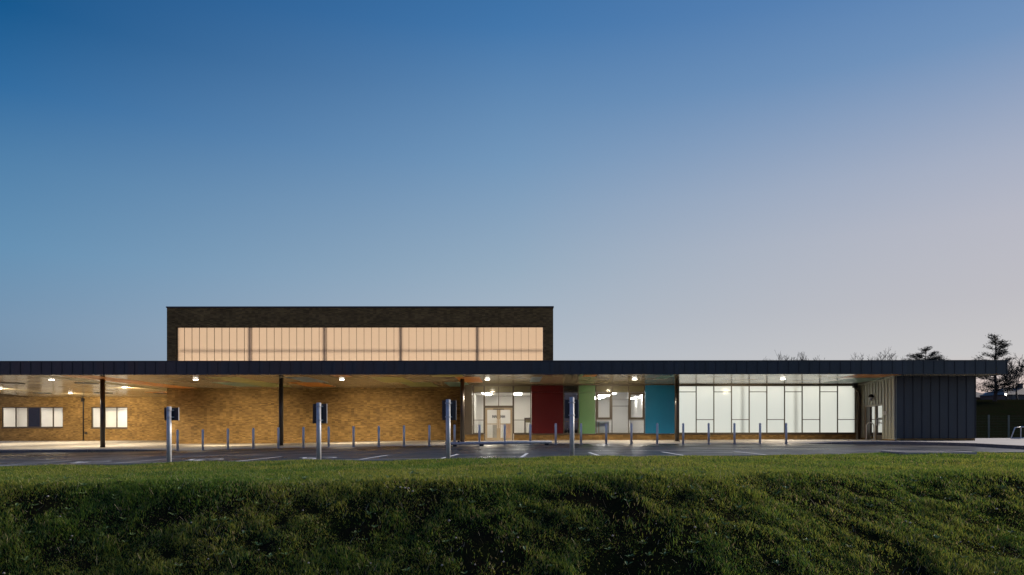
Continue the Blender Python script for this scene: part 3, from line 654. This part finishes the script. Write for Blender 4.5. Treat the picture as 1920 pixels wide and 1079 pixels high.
# ------------------------------------------------------------------ bollards
def make_bollard():
    t = thing('bollard', 'x', 'bollard', (0, 0, 0), 'steel bollards along the road edge')
    MB().tube([(0,0,-.02), (0,0,.95)], .052, 16).build('post', 'steel', t, True)
    MB().tube([(0,0,.95), (0,0,.975), (0,0,.995), (0,0,1.003)], [.052, .05, .036, .01], 16).build('cap', 'steel', t, True)
    MB().tube([(0,0,-.02), (0,0,.012)], .085, 16).build('base_plate', 'galv', t)
    return t
bx = [333, 380.3, 427.3, 475, 522, 569, 616.3, 663, 710.3, 757.5, 805, 852.3, 899, 946.3, 994.3, 1042, 1089.5, 1136.6, 1184, 1232.3, 1281, 1328.8, 1377, 1425.2, 1474]
BL = ['steel bollard at the left end of the row, just right of the square sign',
 'second steel bollard from the left end of the row, before plain brick',
 'third steel bollard from the left end of the row, before plain brick',
 'fourth bollard from the left end, first clear left of the column beside the second sign',
 'steel bollard overlapping the dark column on the brick wall',
 'steel bollard between the brick wall column and the second sign post',
 'steel bollard just right of the second sign post from the left',
 'steel bollard second right of the second sign post, before brick',
 'steel bollard third right of the second sign post, before brick',
 'third steel bollard left of the third sign, before the brick wall',
 'steel bollard next left of the third sign, standing before the brick',
 'steel bollard tucked between the third sign post and the column by the entrance',
 'steel bollard in front of the tall side window left of the entrance doors',
 'steel bollard in front of the right leaf of the entrance doors',
 'steel bollard at the left edge of the dark red panel',
 'steel bollard before the right side of the dark red panel',
 'steel bollard at the left edge of the green panel',
 'steel bollard in front of the left casement between green and blue panels',
 'steel bollard in front of the right casement between green and blue panels',
 'steel bollard in front of the teal blue panel',
 'first steel bollard right of the blue panel column, before the first frosted bay',
 'fifth steel bollard from the right end of the row, before frosted glass',
 'third steel bollard from the right end of the row, before frosted glass',
 'next to last steel bollard at the right end, before frosted glass',
 'steel bollard at the right end of the row, before frosted glass']
BL[21] = 'fourth steel bollard from the right end of the row, before frosted glass'
proto = None
for i, (x, lab) in enumerate(zip(bx, BL)):
    dd = 33.0-.02*i; X = PX(x, dd); loc = (X, dd, zg(X))
    if i == 0: proto = make_bollard(); proto.location = loc; proto['label'] = lab; 
    else: copy_thing(proto, loc, lab)

# ------------------------------------------------------------------ bay signs on the verge (seen from behind)
def sign(x, ybase, ytop, p0, p1, q0, q1, label):
    dd = 18.25; X = PX(x, dd); z0 = ground_z(X, dd); zt = PZ(ytop, dd)
    t = thing('bay_sign', label, 'sign', (X, dd, z0), 'bay signs on the verge')
    pst = MB().tube([(X, dd, z0-.2), (X, dd, zt)], .062, 20).build('post', 'galv', t, True)
    MB().tube([(X, dd, zt), (X, dd, zt+.012)], [.064, .05], 20).build('cap', 'galv', pst)
    a, b = PX(p0, dd+.1), PX(p1, dd+.1); c, e2 = PZ(q1, dd+.1), PZ(q0, dd+.1)
    mb = MB(); mb.box(a, b, dd+.085, dd+.092, c, e2); mb.box(a, a+.02, dd+.07, dd+.085, c, e2); mb.box(b-.02, b, dd+.07, dd+.085, c, e2)
    pl = mb.build('sign_plate', 'signback', t)
    MB().box(b, b+.008, dd+.07, dd+.096, c, e2).build('edge_trim', 'galv', pl)
    for z in (c+.07, e2-.09):
        mb = MB(); mb.box(X-.085, X+.1, dd+.045, dd+.069, z, z+.03); mb.tube([(X, dd, z), (X, dd, z+.03)], .068, 20); mb.build('clip', 'galv', t)
sign(317, 871, 763, 309, 335.5, 764, 788, 'grey post with the squarer dark sign plate, leftmost on the grass')
sign(597.7, 867, 756, 587, 613, 757, 794, 'grey post with tall dark sign plate before the middle of the brick wall')
sign(840.3, 862, 750, 829, 855, 751, 788, 'grey post with tall dark sign plate just left of the entrance column')
sign(1072.3, 858, 746, 1059, 1084, 750, 785, 'grey post with dark plate between the red and green panels')

# ------------------------------------------------------------------ long pole lying at the road edge
dd = 31.3; xa, xb = PX(836.5, dd), PX(1035, dd); zc = .10
t = thing('steel_pole', 'long grey steel pole lying on low blocks along the road edge by the entrance', 'pole', ((xa+xb)/2, dd, zg(-.6)))
MB().tube([(xa, dd, zg(xa)+.13), (xb, dd, zg(xb)+.13)], .068, 18).build('tube', 'galv', t, True)
mb = MB()
for x in (xa+.4, (xa+xb)/2-.8, xb-.25): mb.box(x-.09, x+.09, dd-.1, dd+.12, zg(x)-.01, zg(x)+.07)
mb.build('block', 'black', t)
MB().tube([(xa-.03, dd, zg(xa)+.13), (xa+.02, dd, zg(xa)+.13)], .085, 18).build('end_flange', 'galv', t)
x = PX(860, dd); mb = MB(); mb.box(x-.045, x+.045, dd-.05, dd+.05, zg(x)+.18, zg(x)+.25); mb.build('hinge_lug', 'black', t)
# cycle hoop by the side door
dd = 41.5; X0, X1 = PX(1624.5, dd), PX(1638.5, dd); zt = PZ(793.5, dd); r = (X1-X0)/2; cx = (X0+X1)/2
pts = [(X0, dd, -.02), (X0, dd, zt-r)]+[(cx-r*math.cos(a), dd, zt-r+r*math.sin(a)) for a in np.linspace(.2, math.pi-.2, 9)]+[(X1, dd, zt-r), (X1, dd, -.02)]
t = thing('cycle_hoop', 'steel hoop stand on the pavement in front of the side door', 'cycle stand', (cx, dd, 0))
MB().tube(pts, .032, 10).build('hoop', 'steel', t, True)
mb = MB(); [mb.tube([(x, dd, 0), (x, dd, .015)], .07, 12) for x in (X0, X1)]; mb.build('base_plate', 'galv', t)
# inspection cover in the verge
dd = 18.75; X = PX(1738, dd); z = ground_z(X, dd)
t = thing('inspection_cover', 'flat concrete drain cover sunk in the grass at the right of the verge', 'drain cover', (X, dd, z))
mb = MB(); mb.box(X-.95, X+.95, dd-.62, dd-.5, z-.05, z+.07); mb.box(X-.95, X+.95, dd+.45, dd+.6, z-.05, z+.07); mb.box(X-.95, X-.8, dd-.5, dd+.45, z-.05, z+.07); mb.box(X+.8, X+.95, dd-.5, dd+.45, z-.05, z+.07); mb.build('surround', 'path', t)
MB().box(X-.79, X+.79, dd-.49, dd+.44, z-.05, z+.05).build('lid', 'kerb', t)

# ------------------------------------------------------------------ beyond the right end of the building
dd = 40.0
t = thing('goal_frame', 'small white tubular goal frame standing on the path at the right edge', 'goal', (PX(1914, dd), dd, .11))
gz = .115; tz = PZ(801.5, dd)
A0 = (PX(1895.5, dd-.2), dd-.2, gz+.03); A1 = (PX(1903, dd), dd, tz-.05); A2 = (PX(1914, dd+.3), dd+.3, tz); A3 = (PX(1914, dd+.3), dd+.3, gz)
W = Vector((2.6, 1.0, 0))
sh = lambda p: (p[0]+W.x, p[1]+W.y, p[2])
MB().tube([A0, A1, A2, A3], .03, 8).build('side_frame', 'goal', t, True); MB().tube([sh(A0), sh(A1), sh(A2), sh(A3)], .03, 8).build('side_frame', 'goal', t, True)
MB().tube([A2, sh(A2)], .035, 8).build('crossbar', 'goal', t, True); MB().tube([A0, sh(A0)], .03, 8).build('base_bar', 'goal', t, True); MB().tube([A0, A3], .03, 8).build('base_bar', 'goal', t, True)
# mesh fence
dd = 50.0
t = thing('mesh_fence', 'dark green mesh fence with thin posts below the grass bank', 'fence', (36, dd, 0))
for k in range(9):
    X = 32.0+1.46*k; zb = ground_z(X, dd); MB().box(X-.045, X+.045, dd-.04, dd+.04, zb-.1, PZ(780, dd)+(.0 if k % 2 else .03)).build('post', 'post', t)
mb = MB(); z0 = ground_z(36, dd)+.1
for k in range(9): mb.box(31.6, 44, dd+.041, dd+.047, z0+k*.19, z0+k*.19+.008)
for k in range(125): mb.box(31.6+k*.1, 31.603+k*.1, dd+.048, dd+.051, z0, z0+1.55)
mb.build('mesh_panel', 'fenceg', t)

def house(x0, x1, dd, zb, ze, zr, label, mat, hip=2.2):
    a, b = PX(x0, dd), PX(x1, dd); dp = 7.0
    t = thing('house', label, 'house', ((a+b)/2, dd, zb))
    MB().box(a+.3, b-.3, dd+.3, dd+dp-.3, zb-1, ze).build('wall', 'render', t)
    mb = MB(); p = [(a, dd, ze), (b, dd, ze), (b, dd+dp, ze), (a, dd+dp, ze)]; r1, r2 = (a+hip, dd+dp/2, zr), (b-hip, dd+dp/2, zr)
    mb.face([p[0], p[1], r2, r1]); mb.face([p[2], p[3], r1, r2]); mb.face([p[1], p[2], r2]); mb.face([p[3], p[0], r1]); mb.face(p[::-1])
    rf = mb.build('roof', mat, t)
    X = (a+b)/2+.6; MB().box(X-.3, X+.3, dd+dp/2-.3, dd+dp/2+.3, zr-.6, zr+.7).build('chimney', 'render', rf)
    for X in (a+1.4, b-2.6):
        w = MB().box(X, X+1.2, dd+.26, dd+.3, zb+.8, zb+1.9).build('window', 'navy', t)
def hz(y, d): return PZ(y, d)
house(1776, 1874, 125, 4.6, hz(746, 125), hz(733.5, 125), 'dark hip roofed house behind the bank, beside the zinc block', 'tile')
house(1884, 1985, 118, 4.6, hz(741, 118), hz(726, 118), 'dark roofed house at the right edge on top of the bank', 'tile')
house(1862, 1904, 140, 4.6, hz(742, 140), hz(735, 140), 'pale blue grey roof between the two dark houses', 'slate', 1.2)

# lit lamp on the bank
dd = 88.; X = PX(1886, dd); zb = ground_z(X, dd); zl = PZ(741, dd)
t = thing('street_lamp', 'lit white lamp on a dark post on the bank at the right', 'street lamp', (X, dd, zb))
MB().tube([(X, dd, zb-.2), (X, dd, zl-.12)], .05, 8).build('post', 'black', t); MB().tube([(X, dd, zl-.12), (X, dd, zl+.12)], [.07, .09], 12).build('lamp_globe', emitter('street_lamp_glow', (1, .93, .85), 14), t); MB().tube([(X, dd, zl+.12), (X, dd, zl+.2)], [.22, .05], 12).build('cap', 'black', t)

# ------------------------------------------------------------------ trees
def bare_tree(label, x, dd, zb, ztop, spread, seed, lean=0, up=.75, n0=5, name='bare_tree', r0=.16, depth=5):
    rnd = random.Random(seed); X = PX(x, dd); H = ztop-zb
    t = thing(name, label, 'tree', (X, dd, zb), 'trees beyond the building')
    trunk = MB(); crown = MB()
    def grow(p, dr, ln, r, k):
        pts = [p]; rr = [r]; q = p.copy(); v = dr.copy()
        for i in range(3):
            v = (v+Vector((rnd.uniform(-.16, .16), rnd.uniform(-.16, .16), rnd.uniform(-.02, .14)))).normalized(); q = q+v*ln/3; pts.append(q.copy()); rr.append(r*(1-.22*(i+1)))
        (trunk if k <= 1 else crown).tube(pts, [max(.019, q_) for q_ in rr], 6 if k <= 1 else 3, False)
        if k >= depth: return
        m = rnd.choice((2, 3, 3, 4)) if k > 0 else n0
        for j in range(m):
            w = rnd.choice((1, 2, 3, 3)) if k > 0 else rnd.choice((2, 3, 3))
            an = rnd.uniform(0, 6.283); sp = rnd.uniform(.25, .6)*(spread if k < 2 else 1)
            nv = (v*up+Vector((math.cos(an)*sp, math.sin(an)*sp, .12+lean*0))).normalized()
            grow(pts[w], nv, ln*rnd.uniform(.6, .82), rr[w]*rnd.uniform(.5, .72), k+1)
    grow(Vector((X, dd, zb)), Vector((lean, 0, 1)).normalized(), H*.36, r0, 0)
    mz = max(p[2] for p in crown.v); s = (ztop-zb)/(mz-zb)
    for m in (trunk, crown): m.v = [(X+(a-X)*(s*.5+.5), b, zb+(c-zb)*s) for a, b, c in m.v]
    trunk.build('trunk', 'bark', t); crown.build('crown', 'twig', t)
def pine(label, x, dd, zb, ztop, width, seed, start=.35, swoop=.25, dens=1.):
    rnd = random.Random(seed); X = PX(x, dd); H = ztop-zb
    t = thing('pine_tree', label, 'tree', (X, dd, zb), 'trees beyond the building')
    trunk = MB(); crown = MB()
    tp = lambda h: Vector((X+.12*math.sin(h*1.3+seed), dd, zb+h))
    trunk.tube([tp(H*k/8) for k in range(9)], [.24*(1-.11*k) for k in range(9)], 8)
    h = H*start
    while h < H*.97:
        f = (h-H*start)/(H*(1-start)); reach = width/2*(1-f)**.75*rnd.uniform(.65, 1.12)+.25
        for j in range(rnd.choice((3, 4, 4, 5))):
            an = rnd.uniform(0, 6.283); rr = reach*rnd.uniform(.55, 1.1); p0 = tp(h+rnd.uniform(-.2, .2)); pts = [p0]
            for k in (1, 2, 3): u = k/3; pts.append(p0+Vector((math.cos(an)*rr*u, math.sin(an)*rr*u, rr*(swoop*u*u-.06*u+.25*u*f)+rnd.uniform(-.06, .06))))
            trunk.tube(pts, [.05, .038, .025, .012], 4, False)
            nb = int(95*rr*dens)
            for _ in range(nb):
                u = min(1, .32+.72*rnd.random()**.8); i = min(2, int(u*3)); q = pts[i].lerp(pts[i+1], u*3-i)
                sp = .10+.22*u*(.5+rr*.25)
                q = q+Vector((rnd.gauss(0, sp), rnd.gauss(0, sp), rnd.gauss(.05, sp*.38)))
                dv = Vector((math.cos(an)+rnd.gauss(0, .7), math.sin(an)+rnd.gauss(0, .7), rnd.gauss(.35, .4))).normalized()*rnd.uniform(.12, .30)
                sv = dv.cross(Vector((rnd.gauss(0,1), rnd.gauss(0,1), rnd.gauss(0,1)))).normalized()*rnd.uniform(.015, .045)
                crown.face([q-sv, q+sv, q+dv+sv*.3, q+dv-sv*.3])
        h += rnd.uniform(.3, .55)*H/9
    trunk.build('trunk', 'bark', t); crown.build('crown', 'needle', t)
pine('dark layered pine rising above the right end of the canopy', 1866, 86, 3.6, PZ(628, 86), 6.2, 5, .18, .32, .85)
pine('bushy dark pine top showing over the canopy, left of the layered pine', 1735, 100, 3.0, PZ(655, 100), 7.6, 9, .45, .35, 1.5)
bare_tree('pale grey bare tree with fan shaped twigs over the canopy', 1650, 112, 3.0, PZ(652, 112), 2.3, 21, 0, .7, 9, depth=6, r0=.24)
bare_tree('sparse bare tree peeping over the canopy, leftmost of the trees', 1493, 112, 2.0, PZ(659, 112), 1.8, 4, 0, .75, 8, r0=.2, depth=6)
bare_tree('wispy low bare tree top left of the fan shaped tree', 1452, 112, 2.0, PZ(669, 112), 1.8, 14, 0, .75, 7, r0=.2, depth=6)
bare_tree('tiny reddish bare tree tip between the two bare trees', 1553, 112, 2.0, PZ(666, 112), 1.4, 31, 0, .8, 6, r0=.2, depth=6)
bare_tree('tall bare tree at the right edge behind the dark house', 1908, 100, 4.6, PZ(664, 100), 1.2, 8, 0, .8, 6, r0=.16, depth=5)
bare_tree('bare leaning tree between the layered pine and the right edge', 1888, 104, 4.6, PZ(680, 104), .9, 17, .15, .8, 5, r0=.13, depth=5)

# ------------------------------------------------------------------ grass
def build_grass():
    hs = [np.array(k) for k, p, a in _w]
    def noise(x, y, seed, fr):
        r = np.random.default_rng(seed); s = np.zeros_like(x)
        for o in range(4):
            for _ in range(5):
                k = r.normal(0, 1, 2)*fr*1.9**o; s += np.sin(k[0]*x+k[1]*y+r.uniform(0, 6.28))*.62**o
        return s/4.2
    X = []; Y = []
    def scatter(d0, d1, dens):
        w = .78*d1+7; n = int((d1-d0)*2*w*dens)
        x = RNG.uniform(-w, w, n); y = RNG.uniform(d0, d1, n); k = (np.abs(x) < .78*y+1.2) | ((np.abs(x) < .78*y+6.5) & (RNG.random(n) < .4))
        X.append(x[k]); Y.append(y[k])
    scatter(7.4, 9.0, 5200); scatter(9.0, 10.5, 4600); scatter(10.5, 12, 3600); scatter(12, 14, 1900); scatter(14, 16.5, 1300); scatter(16.5, 22.5, 850)
    x = np.concatenate(X); y = np.concatenate(Y)
    e = np.interp(x, [-60, 0, 3, 9, 16, 24, 60], [18.6, 18.5, 18.7, 19.9, 21.8, 24.2, 34])
    r = y-e; cov = noise(x, y, 3, 1.1); k = (r < -.0+.02*RNG.normal(size=len(x)))
    k &= ~((np.abs(x-PX(1738, 18.75)) < .85) & (np.abs(y-18.75) < .5))
    bank = np.clip((CREST+.5-r)/.7, 0, 1)
    keep = RNG.random(len(x)) < np.clip(1.0-bank*np.clip(.08-cov*1.1-.5*noise(x, y, 5, 4.), 0, .95), .06, 1); k &= keep
    x, y, r, bank, cov = x[k], y[k], r[k], bank[k], cov[k]; n = len(x)
    z = np.array([ground_z(a, b) for a, b in zip(x.tolist(), y.tolist())])-.004
    tuft = noise(x, y, 8, 2.6); tuft2 = noise(x, y, 12, 7.)
    h = RNG.uniform(.035, .075, n)*(1+.25*tuft); hb = RNG.uniform(.02, .068, n)*np.clip(1+.5*tuft+.6*tuft2, .3, 2.2); h = h*(1-bank)+hb*bank
    wid = RNG.uniform(.0022, .0046, n)*np.clip(y/8.5, 1, 2.2)
    an = RNG.uniform(0, 2*np.pi, n); la = an+RNG.normal(0, .5, n)+1.2; lean = RNG.uniform(.15, .8, n)*(1+.9*bank*RNG.random(n))
    # clumps lean together
    ca = noise(x, y, 22, 3.)*4; la = np.where(RNG.random(n) < .28, ca, la)
    lx, ly = np.cos(la)*lean*h, np.sin(la)*lean*h; sx, sy = np.cos(an)*wid, np.sin(an)*wid
    co = np.empty((n, 5, 3), np.float32)
    for j, (t, w) in enumerate(((0, -1), (0, 1), (.55, -.8), (.55, .8), (1, 0))):
        co[:, j, 0] = x+lx*t**1.8+sx*w; co[:, j, 1] = y+ly*t**1.8+sy*w; co[:, j, 2] = z+h*t*(1-.35*t*np.clip(lean, 0, 1.3))
    base = np.arange(n)*5
    loops = np.empty((n, 7), np.int32)
    for j, q in enumerate((0, 1, 3, 2, 2, 3, 4)): loops[:, j] = base+q
    me = bpy.data.meshes.new('grass'); me.vertices.add(n*5); me.vertices.foreach_set('co', co.ravel())
    me.loops.add(n*7); me.loops.foreach_set('vertex_index', loops.ravel()); me.polygons.add(n*2)
    ls = np.empty((n, 2), np.int32); ls[:, 0] = np.arange(n)*7; ls[:, 1] = ls[:, 0]+4; me.polygons.foreach_set('loop_start', ls.ravel())
    me.update(calc_edges=True); me.validate()
    g = np.array([.125, .215, .030]); yl = np.array([.31, .32, .055]); br = np.array([.36, .29, .14]); dk = np.array([.045, .12, .028])
    q = np.clip(.5+.55*noise(x, y, 31, 1.3)+RNG.normal(0, .25, n), 0, 1)[:, None]
    col = g*(1-q)+yl*q
    col = np.where((RNG.random(n) < .3)[:, None], dk, col)
    dead = RNG.random(n) < (.03+.03*bank+.10*np.clip(noise(x, y, 41, 1.7), 0, 1)); col = np.where(dead[:, None], br, col)
    col = col*(.75+.5*RNG.random(n))[:, None]
    at = me.color_attributes.new('tint', 'FLOAT_COLOR', 'POINT'); c4 = np.ones((n, 5, 4), np.float32); c4[:, :, :3] = col[:, None, :]; at.data.foreach_set('color', c4.ravel())
    me.materials.append(M['grass']); o = bpy.data.objects.new('grass', me); COL.objects.link(o)
    tag(o, 'rough green grass covering the verge and the bank in front', 'grass', None, 'stuff')
    print('blades', n)
build_grass()
wm = pbr('weed_leaf', (.16, .24, .07), .6, var=.3, scale=9); wr = random.Random(5)
mb = MB()
for _ in range(170):
    y = wr.uniform(8.3, 11.4); x = wr.uniform(-.8*y, .8*y); z = ground_z(x, y)+.03; n = wr.randint(4, 8); a0 = wr.uniform(0, 6)
    for k in range(n):
        a = a0+6.283*k/n+wr.uniform(-.3, .3); l = wr.uniform(.035, .085); w_ = l*wr.uniform(.16, .28); c_, s_ = math.cos(a), math.sin(a); up = wr.uniform(.3, 1.0)*l
        mb.face([(x, y, z), (x+c_*l*.55-s_*w_, y+s_*l*.55+c_*w_, z+up*.6), (x+c_*l, y+s_*l, z+up*.75), (x+c_*l*.55+s_*w_, y+s_*l*.55-c_*w_, z+up*.6)])
tag(mb.build('weeds', wm), 'broad leaved weeds dotted through the grass bank', 'weeds', None, 'stuff')
sm = pbr('dead_stalk', (.42, .36, .22), .8, var=.3, scale=9); mb = MB()
for _ in range(900):
    y = wr.uniform(8.0, 11.6); x = wr.uniform(-.8*y, .8*y); z = ground_z(x, y)+.01; a = wr.uniform(0, 6.283); l = wr.uniform(.05, .16); e_ = wr.uniform(.15, .9)
    p = Vector((x, y, z)); q = p+Vector((math.cos(a)*l*(1-e_*.5), math.sin(a)*l*(1-e_*.5), l*e_)); o_ = Vector((-math.sin(a), math.cos(a), 0))*.0022
    mb.face([p-o_, p+o_, q+o_*.5, q-o_*.5])
tag(mb.build('dead_stalks', sm), 'pale dry stalks lying among the grass of the bank', 'stalks', None, 'stuff')
# loose pebbles and leaf litter on the bank
mb = MB()
for _ in range(90):
    y = RNG.uniform(8.2, 11.2); x = RNG.uniform(-.8*y, .8*y); s = RNG.uniform(.006, .02); z = ground_z(x, y)+.025
    mb.tube([(x, y, z-s*.6), (x, y, z), (x, y, z+s*.6)], [s*.6, s, s*.5], 6)
tag(mb.build('pebbles', 'stone', None, True), 'small pale stones scattered among the grass of the bank', 'stones', None, 'stuff')

# ------------------------------------------------------------------ sky
w = bpy.data.worlds.new('World'); sc.world = w; w.use_nodes = True; nt = w.node_tree
for n_ in list(nt.nodes): nt.nodes.remove(n_)
out = N(nt, 'ShaderNodeOutputWorld'); bg = N(nt, 'ShaderNodeBackground'); nt.links.new(bg.outputs[0], out.inputs[0])
tc = N(nt, 'ShaderNodeTexCoord'); nrm = N(nt, 'ShaderNodeVectorMath', operation='NORMALIZE'); nt.links.new(tc.outputs['Generated'], nrm.inputs[0])
sep = N(nt, 'ShaderNodeSeparateXYZ'); nt.links.new(nrm.outputs[0], sep.inputs[0])
el = N(nt, 'ShaderNodeMath', operation='ARCSINE'); nt.links.new(sep.outputs[2], el.inputs[0])
eln = N(nt, 'ShaderNodeMapRange'); eln.inputs['From Min'].default_value = 0; eln.inputs['From Max'].default_value = math.radians(60); nt.links.new(el.outputs[0], eln.inputs['Value'])
def ramp(stops):
    r = N(nt, 'ShaderNodeValToRGB'); r.color_ramp.interpolation = 'B_SPLINE' if False else 'EASE'
    r.color_ramp.interpolation = 'LINEAR'
    e = r.color_ramp.elements
    while len(e) > 1: e.remove(e[-1])
    for i, (deg, c) in enumerate(stops):
        x = e[0] if i == 0 else e.new(deg/60); x.position = deg/60; x.color = srgb(*c)
    nt.links.new(eln.outputs[0], r.inputs[0]); return r
SKY_L = [(0, (134, 147, 164)), (4, (124, 147, 170)), (7, (121, 150, 177)), (12, (102, 145, 180)), (17.4, (81, 129, 171)), (22, (50, 108, 160)), (26.6, (22, 88, 142)), (40, (14, 62, 120)), (60, (24, 66, 126))]
SKY_C = [(0, (197, 193, 192)), (5.9, (178, 188, 199)), (13.3, (149, 172, 193)), (21.4, (115, 151, 187)), (30.4, (68, 119, 171)), (36, (45, 102, 158)), (60, (30, 78, 140))]
SKY_R = [(0, (226, 172, 150)), (2.5, (215, 193, 184)), (5, (202, 200, 200)), (9, (191, 190, 196)), (14, (183, 185, 197)), (18, (167, 176, 196)), (25.4, (114, 147, 188)), (30, (92, 132, 181)), (40, (60, 108, 168)), (60, (36, 84, 146))]
SKY_B = [(0, (204, 168, 184)), (8, (184, 160, 188)), (20, (124, 142, 178)), (35, (78, 110, 160)), (60, (36, 78, 136))]
hx = N(nt, 'ShaderNodeCombineXYZ'); nt.links.new(sep.outputs[0], hx.inputs[0]); nt.links.new(sep.outputs[1], hx.inputs[1])
hn = N(nt, 'ShaderNodeVectorMath', operation='NORMALIZE'); nt.links.new(hx.outputs[0], hn.inputs[0])
az = math.radians(62)
dt = N(nt, 'ShaderNodeVectorMath', operation='DOT_PRODUCT'); dt.inputs[1].default_value = (math.sin(az), math.cos(az), 0); nt.links.new(hn.outputs[0], dt.inputs[0])
dv = {a: math.cos(math.radians(62-a)) for a in (-37, 0, 37)}
def mixr(a, b, lo, hi):
    m = N(nt, 'ShaderNodeMapRange'); m.inputs['From Min'].default_value = lo; m.inputs['From Max'].default_value = hi; nt.links.new(dt.outputs['Value'], m.inputs['Value'])
    x = N(nt, 'ShaderNodeMix', data_type='RGBA'); nt.links.new(m.outputs[0], x.inputs[0]); nt.links.new(a, x.inputs[6]); nt.links.new(b, x.inputs[7]); return x.outputs[2]
c = mixr(ramp(SKY_B).outputs[0], ramp(SKY_L).outputs[0], -.85, dv[-37])
c = mixr(c, ramp(SKY_C).outputs[0], dv[-37], dv[0]); c = mixr(c, ramp(SKY_R).outputs[0], dv[0], dv[37])
nt.links.new(c, bg.inputs[0]); bg.inputs[1].default_value = 1.0
# afterglow: a soft low light from beyond the right hand trees
sun = bpy.data.lights.new('afterglow_sun', 'SUN'); sun.energy = 5.0; sun.angle = math.radians(18); sun.color = (1, .86, .72)
so = bpy.data.objects.new('afterglow_sun', sun); COL.objects.link(so); so.location = (60, 60, 40)
sa, se = math.radians(60), math.radians(21)
so.rotation_euler = (-Vector((math.sin(sa)*math.cos(se), math.cos(sa)*math.cos(se), math.sin(se)))).to_track_quat('-Z', 'Y').to_euler()

# ------------------------------------------------------------------ camera and render settings
cam = bpy.data.cameras.new('camera'); co = bpy.data.objects.new('camera', cam); COL.objects.link(co); sc.camera = co
cam.sensor_width = 36; cam.lens = 36*F/1920; cam.shift_y = (802-539.5)/1920; cam.clip_start = .1; cam.clip_end = 3000
co.location = (0, 0, EYE); co.rotation_euler = (math.radians(90), math.radians(.055), 0)
sc.render.engine = 'CYCLES'; cy = sc.cycles
cy.use_denoising = True
try: cy.denoiser = 'OPENIMAGEDENOISE'
except Exception: pass
cy.max_bounces = 8; cy.diffuse_bounces = 3; cy.glossy_bounces = 3; cy.transmission_bounces = 6; cy.transparent_max_bounces = 10
cy.sample_clamp_indirect = 4; cy.caustics_reflective = False; cy.caustics_refractive = False
sc.view_settings.view_transform = 'Standard'; sc.view_settings.look = 'None'; sc.view_settings.exposure = 0; sc.view_settings.gamma = 1
